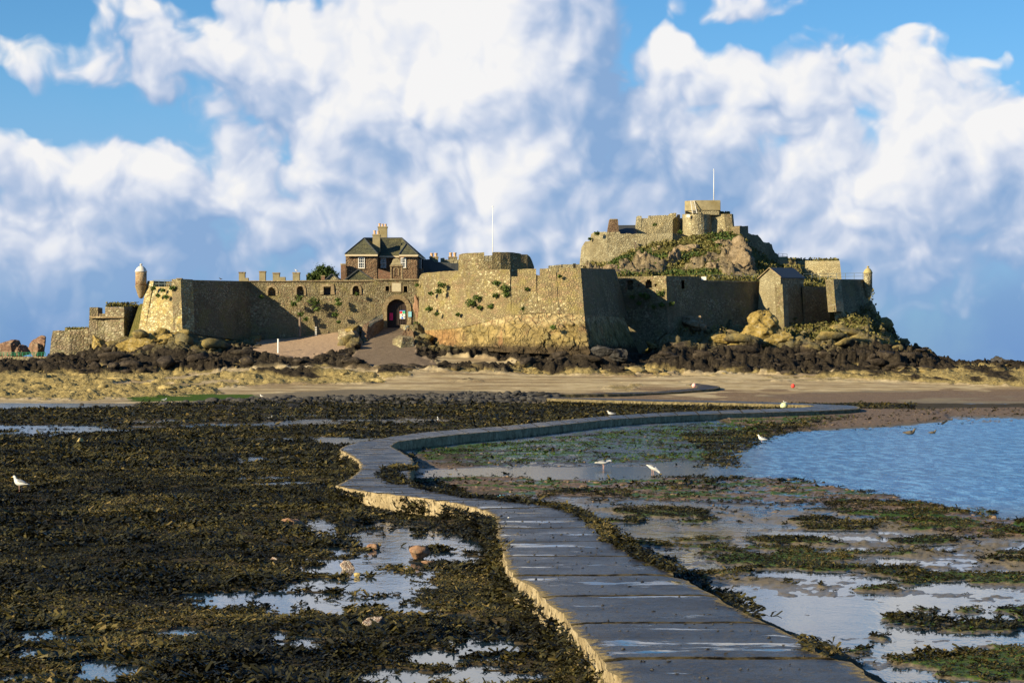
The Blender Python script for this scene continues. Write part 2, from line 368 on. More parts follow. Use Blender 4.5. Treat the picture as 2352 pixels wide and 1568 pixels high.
def leafmat(name, cols, rough=0.6, spec=0.2):
    m, g = new_mat(name)
    at = g.n('ShaderNodeAttribute', {}, attribute_name='var').outputs['Fac']
    g.set(col=g.ramp(at, [(i / (len(cols) - 1), c) for i, c in enumerate(cols)]), rough=rough, spec=spec)
    return m
M['leaf'] = leafmat('wall_plant_leaf', [(.03, .05, .012), (.06, .10, .018), (.10, .14, .03)])
M['treeleaf'] = leafmat('tree_leaf', [(.022, .04, .01), (.042, .070, .014), (.075, .105, .022)])
M['wrack'] = leafmat('bladder_wrack', [(.008, .008, .004), (.017, .016, .006), (.032, .030, .010), (.055, .048, .013), (.10, .078, .022), (.17, .125, .045)], 0.55, 0.22)
M['algae'] = leafmat('green_algae', [(.025, .05, .006), (.045, .085, .008), (.09, .13, .012)], 0.7, 0.12)
M['drygrass'] = leafmat('rough_grass', [(.07, .075, .02), (.12, .11, .03), (.17, .14, .05)])
def rockmat(name, mode=0):
    """granite: black tar-lichen band near high water, bare tan below, grey-gold above"""
    m, g = new_mat(name)
    n1 = g.noise(g.pos, 0.35, 6, 0.62, 0.3); n2 = g.noise(g.pos, 2.2, 6, 0.65); n3 = g.noise(g.pos, 9.0, 4, 0.65)
    z = g.m('ADD', g.sep(g.pos)[2], g.m('MULTIPLY', g.m('SUBTRACT', g.noise(g.pos, .12, 4, .6, .5), 0.5), 7.5))
    z = g.m('ADD', z, g.m('MULTIPLY', g.m('SUBTRACT', n2, 0.5), 1.2))
    tan = g.ramp(n2, [(0.3, (.15, .115, .05)), (0.5, (.30, .235, .10)), (0.7, (.42, .34, .155))])
    blk = g.ramp(n2, [(0.3, (.012, .010, .008)), (0.5, (.034, .026, .019)), (0.72, (.082, .066, .048))])
    up = g.ramp(n1, [(0.30, (.15, .12, .075)), (0.45, (.23, .175, .06)), (0.58, (.11, .10, .06)), (0.72, (.26, .21, .09))])
    up = g.mix(0.8, up, g.ramp(n2, [(0.3, (.4, .4, .4)), (0.7, (1.3, 1.3, 1.3))]), 'MULTIPLY')
    c = g.mix(g.sm(z, 2.9, 3.7), tan, blk)
    c = g.mix(g.sm(z, 6.0, 7.2), c, up)
    hgt = g.m('ADD', n2, g.m('MULTIPLY', n3, 0.4))
    g.set(col=c, rough=0.85, spec=0.2, normal=g.bump(hgt, 0.14 if mode == 0 else 0.05))
    return m
M['rock'] = rockmat('shore_rock')
def plainrock(name, c1, c2, c3, sc=2.0, bd=0.1, spots=None):
    m, g = new_mat(name)
    n2 = g.noise(g.pos, sc, 6, 0.65, 0.2); n3 = g.noise(g.pos, sc * 5, 4, 0.6)
    c = g.ramp(n2, [(0.3, c1), (0.5, c2), (0.7, c3)])
    if spots:
        c = g.mix(g.sm(g.noise(g.pos, 60, 2, 0.5), 0.5, 0.6), c, spots)
    g.set(col=c, rough=0.85, spec=0.2, normal=g.bump(g.m('ADD', n2, g.m('MULTIPLY', n3, 0.4)), bd))
    return m
M['crag'] = plainrock('brown_crag', (.085, .065, .04), (.22, .165, .10), (.34, .27, .18), 1.3, 0.3)
M['goldrock'] = plainrock('gold_lichen_rock', (.08, .065, .035), (.27, .195, .055), (.32, .27, .16), 1.6, 0.25)
M['darkboulder'] = plainrock('dark_boulder', (.018, .018, .018), (.045, .043, .042), (.085, .08, .075), 3, 0.05)
M['orangestone'] = plainrock('orange_stone', (.12, .06, .035), (.24, .14, .085), (.32, .22, .14), 8, 0.02)
M['barnacle'] = plainrock('barnacled_stone', (.10, .06, .045), (.20, .13, .10), (.28, .20, .15), 8, 0.02, (.6, .55, .45))
M['yellowstone'] = plainrock('yellow_stone', (.28, .21, .08), (.42, .33, .14), (.5, .42, .22), 8, 0.02)
# cliff under the big bastion: jointed granite, red low on the left, gold and grey-green to the right
def cliffmat():
    m, g = new_mat('jointed_cliff')
    p = g.vm('MULTIPLY', g.pos, (0.7, 0.7, 0.55))
    nz = g.n('ShaderNodeTexNoise', {'Vector': p, 'Scale': 1.2, 'Detail': 4.0}).outputs[1]
    p = g.vm('ADD', p, g.vm('SCALE', g.vm('SUBTRACT', nz, (.5, .5, .5)), 0.35))
    v = g.n('ShaderNodeTexVoronoi', {'Vector': p, 'Scale': 1.0, 'Randomness': 0.8}, distance='CHEBYCHEV')
    e = g.n('ShaderNodeTexVoronoi', {'Vector': g.vm('ADD', p, g.vm('SCALE', nz, 1.2)), 'Scale': 1.0, 'Randomness': 1.0}, feature='DISTANCE_TO_EDGE').outputs['Distance']
    cr = g.sep(v.outputs['Color'])[0]
    n1 = g.noise(g.pos, 0.4, 5, 0.6, 0.4); n2 = g.noise(g.pos, 2.5, 6, 0.65)
    c = g.ramp(n1, [(0.3, (.26, .13, .075)), (0.42, (.20, .165, .095)), (0.55, (.24, .185, .075)), (0.68, (.17, .16, .10)), (0.8, (.24, .17, .10))])
    c = g.mix(0.5, c, g.ramp(cr, [(0.0, (.19, .165, .10)), (0.33, (.30, .25, .15)), (0.66, (.11, .095, .06))], True))
    x = g.sep(g.pos)[0]
    c = g.mix(g.m('MULTIPLY', g.m('MULTIPLY', g.sm(x, -5.5, -8.5), g.sm(g.sep(g.pos)[2], 9.5, 8.0)), 0.45), c, (.26, .12, .07))
    c = g.mix(0.75, c, g.ramp(n2, [(0.3, (.45, .45, .45)), (0.7, (1.35, 1.35, 1.35))]), 'MULTIPLY')
    c = g.mix(g.m('MULTIPLY', g.sm(e, 0.03, 0.0), g.sm(n2, .48, .62)), c, (.05, .038, .022))
    z = g.m('ADD', g.sep(g.pos)[2], g.m('MULTIPLY', g.m('SUBTRACT', n2, 0.5), 2.0))
    c = g.mix(g.sm(z, 7.0, 6.0), c, (.045, .035, .025))
    st_ = g.n('ShaderNodeTexVoronoi', {'Vector': g.vm('MULTIPLY', g.pos, (2.8, 2.8, 3.7)), 'Scale': 1.0})
    sc_ = g.ramp(g.sep(st_.outputs['Color'])[0], [(0, (.27, .23, .15)), (.25, (.19, .16, .11)), (.5, (.33, .29, .20)), (.75, (.24, .18, .12))], True)
    zz = g.m('ADD', g.sep(g.pos)[2], g.m('MULTIPLY', g.m('SUBTRACT', g.noise(g.pos, .45, 4, .6), .5), 5.0))
    c = g.mix(g.sm(zz, 8.9, 9.7), c, sc_)
    c = g.vm('MULTIPLY', c, (1.08, 1.0, .76))
    g.set(col=c, rough=0.85, spec=0.2, normal=g.bump(g.m('ADD', g.sm(e, 0.0, 0.12), g.m('MULTIPLY', n2, 0.8)), 0.16))
    return m
M['cliff'] = cliffmat()
# ---------------------------------------------------------------- the shore as one height field
TX = np.array([-3000,-400,0,110,205,285,320,418,500,575,690,780,860,960,1000,1061,1180,1345,1474,1500,1533,1633,1770,1850,1910,1994,2010,2039,2053,2070,2108,2150,2190,2216,2352,2700,5200], float)
T_cy = np.array([842,832,832,828,812,776,772,765,780,782,774,763,752,752,788,806,808,810,822,805,762,756,752,758,750,722,736,772,784,798,803,822,836,843,846,847,847], float)
T_Dw = np.array([300,300,300,306,305,302,293,286,292,300,300,300,300,300,298,288,283,279,296,297,294,305,312,316,307,318,320,320,320,320,320,320,318,316,310,305,300], float)
T_court = np.array([-1,2,3.5,4.5,5,6,12.4,12.6,12.6,12.6,12.6,12.6,13,13,13,13,14,14.5,15,15.2,15.5,15.9,16.1,15.9,14.5,13.5,9,4,2,1,0,-1,-1,-1,-1,-1,-1], float)
FX = np.array([-3000,-400,0,300,450,560,700,850,1000,1100,1300,1500,1750,2100,2352,2700,5200], float)
FY = np.array([847,848,848,853,850,836,831,836,838,846,855,855,850,850,850,850,848], float)
HX = np.array([1200,1250,1350,1403,1424,1456,1497,1532,1570,1640,1672,1700,1730,1790,1831,1900,2000], float)
HYv = np.array([655,640,612,605,592,580,566,556,553,543,541,548,580,610,632,645,665], float)
DCX = np.array([-3000,200,330,440,600,1420,1500,1533,1640,1770,1850,1910,1990,5200], float)
DCY = np.array([312,314,300,303,306,306,304,308,309,319.5,320.5,321.5,323,324], float)
def base_z(px, D):
    cy = np.interp(px, TX, T_cy); Dw = np.interp(px, TX, T_Dw) - 0.3; ct = np.interp(px, TX, T_court)
    zc = CH + (HY - cy) * Dw / F
    zA = CH + (HY - np.interp(px, FX, FY)) * 272 / F
    dc = np.interp(px, DCX, DCY)
    yh = np.interp(px, HX, HYv); zh = CH + (HY - yh) * 347 / F
    hill = ((px > 1200) & (px < 2000))
    zh = np.where(hill, np.maximum(zh, ct), ct)
    z325 = np.where(hill & (px < 1780) & (px > 1350), CH + (HY - 639) * 325 / F, ct)
    Zero = np.zeros_like(px)
    K = [(Zero + 0, Zero), (Zero + 215, Zero), (Zero + 227, Zero + .1), (Zero + 240, Zero + .42), (Zero + 252, Zero + 1.0), (Zero + 262, Zero + 1.95), (Zero + 272, zA),
         (Dw, zc), (np.maximum(dc, Dw + .8), zc), (np.maximum(dc, Dw + .8) + .8, ct), (Zero + 326.0, z325), (Zero + 347, zh), (Zero + 380, zh), (Zero + 400, Zero - 2), (Zero + 900, Zero - 2)]
    z = K[0][1].copy()
    for (d0, z0), (d1, z1) in zip(K[:-1], K[1:]):
        t = np.clip((D - d0) / np.maximum(d1 - d0, 1e-6), 0, 1)
        z = np.where(D >= d0, z0 * (1 - t) + z1 * t, z)
    return z
SEA = [(1690,1041),(1740,1020),(1800,1003),(1950,989),(2100,980),(2240,973),(2352,969),(2700,958),(5200,930),(5200,1330),(2700,1225),(2352,1190),(2250,1168),(2130,1149),(2000,1126),(1860,1106),(1740,1082),(1700,1062)]
RFLAT = [(946,1096),(946,1048),(905,1027),(990,1005),(1157,992),(1400,963),(1700,950),(1970,940),(2130,938),(2352,935),(5200,915),(5200,2300),(3000,2300),(2330,1750),(1930,1506),(1740,1418),(1548,1315),(1385,1215),(1276,1164),(1088,1140)]
GREEN1 = [(950,1040),(1100,1010),(1380,985),(1700,965),(1950,948),(1960,962),(1800,985),(1690,1035),(1640,1062),(1300,1068),(1000,1066)]
BAND = [(950,1098),(1300,1098),(1700,1095),(1860,1110),(2100,1145),(2352,1192),(2700,1235),(2700,1300),(2352,1250),(2150,1225),(1900,1165),(1650,1150),(1300,1150),(1100,1138),(960,1118)]
SANDBARS = [[(1340,1165),(1560,1160),(1900,1172),(2200,1225),(2352,1262),(2352,1275),(2000,1215),(1700,1205),(1450,1190)],[(1640,1330),(1750,1322),(1930,1345),(1920,1372),(1800,1370)],[(2240,1240),(2352,1232),(2500,1250),(2500,1330),(2352,1325),(2270,1290)],[(1990,1265),(2120,1258),(2200,1275),(2130,1290)],[(1870,1215),(2050,1222),(2080,1235),(1900,1232)],[(1800,1240),(1990,1238),(2000,1256),(1840,1262)],[(1500,1205),(1850,1210),(1840,1222),(1520,1220)]]
PUD = [(1000,1240,60,14),(760,1345,60,16),(1080,1262,50,10),(560,1376,130,13),(470,1368,50,6),(640,1110,80,3),(900,1290,90,26),(820,1350,100,26),(740,1213,34,13),(905,1240,75,34),(1060,1277,62,16),(930,1262,60,24),(800,1318,70,40),(860,1300,60,40),(720,1378,130,22),(890,1350,70,40),(560,1372,60,10),(690,1475,68,15),(240,1545,66,20),(110,1468,80,14),(70,1500,50,12),(1110,1482,62,22),(1010,1508,58,12),(925,1562,75,14),(1120,1556,90,14),(60,990,110,7),(180,984,60,4),(568,1056,42,6),(600,1100,52,4),(415,1452,40,8),(750,1390,50,20),(640,1010,70,3),(950,1400,40,10),(1190,1600,90,12),(700,1620,120,14),(430,1600,60,10),(1040,1420,35,7),(30,1560,50,8)]
SEAL = [(-3000,915),(-400,924),(0,925),(200,926),(330,927),(330,934),(200,938),(0,941),(-400,944),(-3000,950)]
TANL = [(-3000,840),(-400,838),(0,838),(300,843),(560,838),(700,846),(855,853),(872,878),(830,888),(760,882),(600,886),(510,895),(480,908),(330,915),(200,921),(0,917),(-400,918),(-3000,910)]
TONGUES = [[(228,886),(400,863),(574,842),(800,828),(1000,830),(1000,838),(800,842),(600,852),(420,872),(270,888)],[(495,894),(640,884),(760,883),(870,880),(900,900),(700,905),(520,905)],[(370,884),(470,876),(560,873),(560,880),(430,886)]]
TANR = [(1745,838),(2100,832),(2700,832),(5200,838),(5200,905),(2700,898),(2352,890),(2100,880),(1900,868),(1780,860)]
PEB = [(558,812),(600,785),(680,772),(790,763),(800,800),(700,822),(600,818)]
RAMPG = [(808,815),(840,780),(868,744),(945,742),(958,812),(1008,838),(855,842),(808,828)]
def ground(X, Y):
    X = np.asarray(X, float); Y = np.asarray(Y, float)
    px = CX + F * X / Y
    zb = base_z(px, Y)
    py = HY - F * (zb - CH) / Y
    nA = fbm(X * .35, Y * .35, 4, 1); nB = fbm(X * 1.3, Y * 1.3, 4, 2); nC = fbm(X * 5, Y * 5, 3, 3); nL = fbm(X * .08, Y * .08, 3, 4)
    far = sstep(Y, 205, 222)
    near = 1 - far
    wx = px + (nA - .5) * 60 + (nB - .5) * 26; sc = np.clip((py - HY) / 300, .05, 2.0)
    wy = py + ((nA - .5) * 40 + (nB - .5) * 22) * sc
    A = {}
    sea = sstep(polysd(wx, wy, SEA), -3, 6) * near
    rf = sstep(polysd(px, py, RFLAT), -2, 3) * near
    pud = np.zeros_like(px); pflat = np.zeros_like(px)
    for cx, cy, rx, ry in PUD:
        e = 1 - ((px - cx) / (rx * 1.1)) ** 2 - ((py - cy) / (ry * 1.3)) ** 2
        pflat = np.maximum(pflat, sstep(e, -3.0, -.6))
        pud = np.maximum(pud, sstep(e + (nB - .5) * 4.6 + (nC - .5) * 4.0 + (fbm(X * 12, Y * 12, 2, 19) - .5) * 1.6, -.6, -.15))
    pud *= near * (1 - rf)
    sealeft = sstep(polysd(wx, py + (nA - .5) * 3, SEAL), -1.0, 1.0)
    z = zb.copy()
    weed = near * (1 - rf) * (1 - pud) * (1 - sealeft)
    # wrack beds on the near flats
    z += weed * (.015 + (1 - .85 * pflat) * (.09 * sstep(nA, .35, .7) + .08 * (nB - .4) + .03 * (nC - .5)))
    sandstreak = sstep(polysd(wx, py + (nB - .5) * 8, [(-60,978),(200,976),(395,962),(700,951),(1000,948),(1080,958),(1010,985),(960,1024),(780,1030),(700,1010),(760,985),(620,990),(430,994),(200,1002),(-60,1006)]), -2, 4) * near * (1 - rf)
    sandstreak *= sstep(fbm(X * .22, Y * .16, 4, 71) + (nB - .5) * .5 + (nC - .5) * .3, .46, .54)
    z -= weed * sandstreak * .08
    pools = sandstreak * sstep(nA, .5, .56)
    z -= pools * .10
    z -= pud * (.10)
    # right-hand flats: sand at the water line, wetter where the noise is low
    band = sstep(polysd(wx, wy, BAND), -8, 10) * rf
    g1 = sstep(polysd(wx, wy, GREEN1), -8, 12) * rf
    bars = np.zeros_like(px)
    for s in SANDBARS: bars = np.maximum(bars, sstep(polysd(wx, py + (nA - .5) * 10, s), -5, 6))
    bars *= rf
    lowf = sstep(py, 1150, 1185) * rf
    stream = sstep(11 - np.abs(py + (nA - .5) * 8 - (1086 + (px - 950) * -0.002)), -3, 3) * sstep(px, 945, 985) * sstep(px, 1800, 1700) * rf
    clumpn = fbm(X * .75, Y * .62, 4, 9)
    clump = lowf * sstep(clumpn + (nB - .5) * .3 + .04 * sstep(py, 1380, 1500) - .02 * sstep(px, 1900, 2200) * sstep(py, 1400, 1300), .575, .63)
    gravelR = sstep(polysd(wx, py, [(1640,962),(1960,940),(2150,945),(2180,965),(2080,975),(1900,985),(1780,996)]), -3, 3) * rf
    nS = fbm(X * .55, Y * .5, 5, 14, .62)
    lev = -.0035 + .032 * (nC - .5) + .060 * (nS - .5) + .022 * (fbm(X * 13, Y * 11, 2, 15) - .5)
    lev = lev + band * (.022 + .03 * (nC - .5)) + g1 * (.008 + .02 * (nA - .45)) + bars * .020 - lowf * (.004 - .045 * (fbm(X * 2.4, Y * 1.5, 4, 16) - .5)) + clump * .045 + gravelR * .12 + sstep(px, 1500, 1330) * sstep(py, 1100, 1120) * .006
    lev = lev - stream * (.03 + np.maximum(lev, 0))
    back = np.maximum(sstep(py, 962, 950), .6 * sstep(px, 1250, 980) * sstep(py, 1000, 1060)) * rf
    lev = lev + back * .05
    z += rf * lev - sea * (.25 + .1 * rf) - sealeft * .35
    # rocks
    tan = sstep(polysd(wx, wy, TANL), -2, 5)
    tng = np.zeros_like(px)
    for s in TONGUES: tng = np.maximum(tng, sstep(polysd(wx + 0, py + (nA - .5) * 9, s), -1, 2.5))
    tan = tan * (1 - tng)
    tan = np.maximum(tan, sstep(polysd(wx, wy, TANR), -2, 4) * sstep(nA + (nL - .5), .30, .42))
    tan = np.maximum(tan, sstep(polysd(wx, wy, [(858,850),(935,846),(948,864),(870,869)]), -2, 3))
    tan = np.maximum(tan, sstep(polysd(wx, wy, [(1380,892),(1470,883),(1500,889),(1440,897)]), -2, 2) * .5)
    tan *= far
    Dw = np.interp(px, TX, T_Dw)
    drk = sstep(Y, 266, 274) * sstep(Y, Dw + 2, Dw)
    peb = sstep(polysd(px, py, PEB), -8, 5) * far
    rmp = sstep(polysd(px, py, RAMPG), -3, 3) * far
    sandc = sstep(polysd(wx, py + (nA - .5) * 5, [(985,822),(1060,818),(1190,830),(1180,840),(1060,838),(990,834)]), -2, 3) * far
    drk = drk * (1 - peb) * (1 - rmp) * (1 - sandc)
    # black fingers of rock reaching out on the sand
    fing = sstep(fbm(X * .10, Y * .5, 4, 21), .57, .63) * sstep(Y, 258, 266) * sstep(Y, 276, 270) * sstep(px, 1000, 1100) * (1 - tan)
    hillm = sstep(Y, 322, 328) * (px > 1340) * (px < 1840)
    f1, f2, cid = worley(X / 3.4 + (nB - .5) * .9 + Y * .12, Y / 1.9, 1); g1_, g2_, cid2 = worley(X / 1.0, Y / 1.0, 2)
    blocks = (cid - .35) * sstep(f2 - f1, 0, .22) * 1.6 + (cid2 - .4) * sstep(g2_ - g1_, 0, .25) * .8 + (nB - .5) * .9 + (nC - .5) * .35
    ridged = 1 - np.abs(2 * nA - 1)
    wall_near = sstep(Dw - Y, 0.3, 3)
    z += tan * (.18 + .55 * blocks + 1.1 * (ridged - .75)) * .62
    rgt = sstep(px, 1470, 1520)
    z += drk * rgt * sstep(z, 6.0, 7.5) * wall_near * (1.7 * (1 - np.abs(2 * fbm(X * .45, Y * .3, 4, 77) - 1)) - 1.6)
    z += drk * blocks * (.35 + .65 * wall_near) * (.85 + .35 * rgt) * (1 - .6 * sstep(px, 2080, 2200)) * (1 - .5 * sstep(px, 130, 60)) + fing * (.2 + .3 * blocks)
    crag = np.maximum(sstep(fbm(X * .16, Y * .10, 4, 31), .53, .60), sstep(polysd(wx, py, [(1655,640),(1668,585),(1700,565),(1732,600),(1740,640)]), -4, 6)) * hillm
    z += hillm * (nA - .5) * 1.2 + crag * (blocks * 1.1 + .6)
    z += peb * (nC - .5) * .12
    sand = far * (1 - tan) * (1 - drk) * sstep(Y, 300, 290) * (1 - fing)
    z += sand * (.10 * (nA - .5) + .03 * (nB - .5))
    # the bank of dark boulders behind the wrack
    bnk_y = np.interp(px, [-400, 0, 300, 600, 900, 1250, 1300], [948, 944, 940, 933, 924, 914, 912])
    bank = sstep(10 - np.abs(py - bnk_y), -4, 6) * sstep(px, 1330, 1240) * sstep(px, 330, 640)
    z += bank * (.28 + .35 * (cid2 - .3) * sstep(g2_ - g1_, 0, .3) + .3 * (nB - .5))
    A['sand'] = np.clip(np.maximum(sand, np.maximum(bars, rf * .55 * (1 - band) * (1 - g1))) + sandstreak, 0, 1)
    A['rock'] = np.clip(tan + drk + fing + crag, 0, 1)
    A['grass'] = np.clip(sstep(px, 1790, 1850) * sstep(px, 2080, 2020) * sstep(z, 6.3, 7.2) * sstep(Y, 272, 280) + (hillm * (1 - crag) + sstep(Y, Dw + 1, Dw + 2.2) * (1 - crag)), 0, 1)  # first term: right slope's scrub, its dark colour also painting in missing shade
    A['green'] = np.clip(g1 * sstep(nB + .35 * (nA - .5), .44, .56) + band * sstep(nB, .5, .6) * .9 + weed * sstep(nA, .6, .7) * .25
                 + sstep(polysd(wx, py, [(300,913),(480,905),(560,904),(600,912),(480,922),(300,922)]), -2, 3) * .9 + clump * .6, 0, 1)
    A['gravel'] = np.clip(gravelR + band * .7 + back * .8 + far * sstep(Y, 262, 245) * sstep(px, 1200, 1500) * (1 - tan) * sstep(nL + .3 * (nA - .5), .40, .55) + rf * sstep(py, 1130, 1098) * sstep(py, 1060, 1090) * .4, 0, 1)
    A['pebble'] = np.clip(peb, 0, 1); A['cobble'] = rmp
    A['weed'] = np.clip(weed * (1 - sandstreak * .95) , 0, 1)
    A['wet'] = np.clip(near + far * sstep(polysd(wx, py, [(560,905),(800,892),(1120,896),(1180,906),(900,912),(560,915)]), -3, 6) + far * sstep(polysd(wx, py, [(1700,905),(2000,893),(2700,898),(2700,935),(1900,935)]), -3, 6) * .6, 0, 1)
    A['clump'] = clump; A['bank'] = bank; A['dark'] = drk; A['tan'] = tan; A['px'] = px; A['py'] = py; A['sea'] = sea; A['rf'] = rf; A['band'] = band; A['pud'] = pud; A['g1'] = g1
    return z, A
cols = np.concatenate([np.arange(-3000, -200, 140), np.arange(-200, 2560, 3.3), np.arange(2560, 5200, 140)])
ys = np.concatenate([np.arange(2300, 1600, -20), np.arange(1600, 1200, -3.2), np.arange(1200, 928, -2.0)])
rows = np.concatenate([F * CH / (ys - HY), np.arange(F * CH / (928 - HY) + .4, 348, .45), np.arange(348, 405, 3.0)])
PX, YY = np.meshgrid(cols, rows); XX = (PX - CX) * YY / F
ZZ, GA = ground(XX, YY)
nr, nc = PX.shape
V = np.stack([XX.ravel(), YY.ravel(), ZZ.ravel()], 1)
ii = np.arange(nr * nc).reshape(nr, nc)
Fq = np.stack([ii[:-1, :-1].ravel(), ii[:-1, 1:].ravel(), ii[1:, 1:].ravel(), ii[1:, :-1].ravel()], 1)
def groundmat():
    m, g = new_mat('shore_ground')
    def at(n): return g.n('ShaderNodeAttribute', {}, attribute_name=n).outputs['Fac']
    n1 = g.noise(g.pos, .5, 5, .6); n2 = g.noise(g.pos, 3.0, 6, .65); n3 = g.noise(g.pos, 14, 5, .65); n4 = g.noise(g.pos, 45, 3, .6)
    def edge(a, k=.5): return g.sm(g.m('ADD', at(a), g.m('MULTIPLY', g.m('SUBTRACT', n3, .5), k)), .35, .65)
    mud = g.ramp(n3, [(.3, (.020, .017, .010)), (.5, (.045, .036, .020)), (.7, (.085, .062, .035))])
    sand = g.mix(.8, g.ramp(n1, [(.3, (.32, .25, .14)), (.5, (.41, .33, .20)), (.7, (.49, .41, .27))]), g.ramp(n3, [(.3, (.72, .72, .72)), (.7, (1.15, 1.15, 1.15))]), 'MULTIPLY')
    bandn = g.sm(g.noise(g.vm('MULTIPLY', g.pos, (.09, .55, 1)), 1.0, 5, .65, .3), .46, .60)
    sand = g.mix(g.m('MULTIPLY', bandn, .75), sand, g.mix(.5, (.19, .14, .085), g.ramp(n4, [(.35, (.4, .35, .3)), (.65, (1.5, 1.4, 1.3))]), 'MULTIPLY'))
    wetn = g.sm(g.m('ADD', at('wet'), g.m('MULTIPLY', g.m('SUBTRACT', n1, .5), .6)), .3, .7)
    sand = g.mix(wetn, sand, g.mix(.6, (.17, .14, .095), g.ramp(n3, [(.3, (.45, .45, .42)), (.7, (1.3, 1.3, 1.3))]), 'MULTIPLY'))
    c = g.mix(edge('sand'), mud, sand)
    peb = g.n('ShaderNodeTexVoronoi', {'Vector': g.pos, 'Scale': 9.0})
    pc = g.ramp(g.sep(peb.outputs['Color'])[0], [(0, (.12, .07, .05)), (.3, (.26, .17, .11)), (.55, (.18, .12, .09)), (.8, (.40, .28, .19))], True)
    c = g.mix(g.m('MULTIPLY', edge('gravel', .8), .85), c, g.mix(.55, pc, (.09, .065, .04)))
    c = g.mix(g.sm(at('pebble'), .2, .5), c, g.mix(.35, g.mix(.6, pc, (.36, .26, .17)), g.ramp(n4, [(.3, (.22, .15, .10)), (.7, (.56, .43, .31))])))
    # ramp paving laid in courses
    c = g.mix(g.sm(at('cobble'), .3, .6), c, g.mix(.6, g.ramp(n3, [(.3, (.10, .075, .055)), (.55, (.19, .145, .105)), (.7, (.31, .25, .18))]), g.ramp(g.noise(g.vm('MULTIPLY', g.pos, (1.5, 6, 6)), 1.0, 3, .6), [(.4, (.5, .5, .5)), (.6, (1.2, 1.2, 1.2))]), 'MULTIPLY'))
    gr = g.ramp(n3, [(.3, (.02, .045, .006)), (.55, (.05, .095, .012)), (.75, (.11, .15, .02))])
    c = g.mix(edge('green', .9), c, gr)
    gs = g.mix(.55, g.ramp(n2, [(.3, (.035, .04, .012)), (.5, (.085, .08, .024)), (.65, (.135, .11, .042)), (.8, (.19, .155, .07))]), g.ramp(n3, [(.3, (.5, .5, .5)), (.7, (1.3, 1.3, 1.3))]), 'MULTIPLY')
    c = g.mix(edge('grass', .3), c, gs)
    # rock with the tidal colour bands
    z = g.m('ADD', g.sep(g.pos)[2], g.m('MULTIPLY', g.m('SUBTRACT', g.noise(g.pos, .12, 4, .6, .5), 0.5), 7.0))
    z = g.m('ADD', z, g.m('MULTIPLY', g.m('SUBTRACT', n2, 0.5), 1.4))
    tan = g.ramp(n2, [(0.3, (.14, .105, .045)), (0.5, (.30, .235, .10)), (0.7, (.42, .34, .155))])
    blk = g.ramp(n2, [(0.3, (.013, .011, .009)), (0.55, (.036, .029, .021)), (0.75, (.085, .067, .046))])
    up = g.ramp(n2, [(0.30, (.045, .042, .022)), (0.45, (.13, .105, .045)), (0.58, (.15, .13, .08)), (0.70, (.25, .20, .10))])
    crg = g.ramp(n2, [(0.3, (.075, .06, .035)), (.5, (.19, .15, .09)), (.7, (.33, .27, .18))])
    rk = g.mix(g.sm(z, 2.8, 3.6), tan, blk); rk = g.mix(g.sm(z, 6.0, 7.0), rk, up); rk = g.mix(g.sm(z, 13.5, 15.0), rk, crg)
    c = g.mix(edge('rock', .4), c, rk)
    c = g.mix(g.sm(at('bank'), .2, .5), c, g.ramp(n3, [(.3, (.014, .014, .014)), (.6, (.045, .042, .038)), (.8, (.09, .08, .07))]))
    hgt = g.m('ADD', g.m('MULTIPLY', n2, 1.0), g.m('ADD', g.m('MULTIPLY', n3, .35), g.m('MULTIPLY', n4, .12)))
    hgt = g.m('ADD', hgt, g.m('MULTIPLY', g.m('MULTIPLY', peb.outputs['Distance'], g.m('MAXIMUM', at('gravel'), at('pebble'))), .4))
    low = g.sm(g.m('ADD', g.sep(g.pos)[2], g.m('MULTIPLY', g.m('SUBTRACT', n3, .5), .03)), .026, .002, .22, 1.0)
    wetk = g.m('MULTIPLY', g.m('MULTIPLY', wetn, low), g.m('SUBTRACT', 1.0, g.m('MULTIPLY', at('weed'), .85)))
    b = g.n('ShaderNodeBump', {'Height': hgt, 'Distance': g.m('MULTIPLY_ADD', at('rock'), .22, .035), 'Strength': 1.0}).outputs[0]
    g.set(col=c, rough=g.mix(wetk, (.9, .9, .9), (.36, .36, .36)), spec=g.m('MULTIPLY_ADD', wetk, .4, .08), normal=b)
    return m
M['ground'] = groundmat()
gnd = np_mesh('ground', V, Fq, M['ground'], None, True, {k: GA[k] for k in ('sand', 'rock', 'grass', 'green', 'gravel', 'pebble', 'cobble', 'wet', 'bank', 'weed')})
tag(gnd, 'tidal shore of sand, wrack beds and rock rising to the castle', None, None, 'structure')
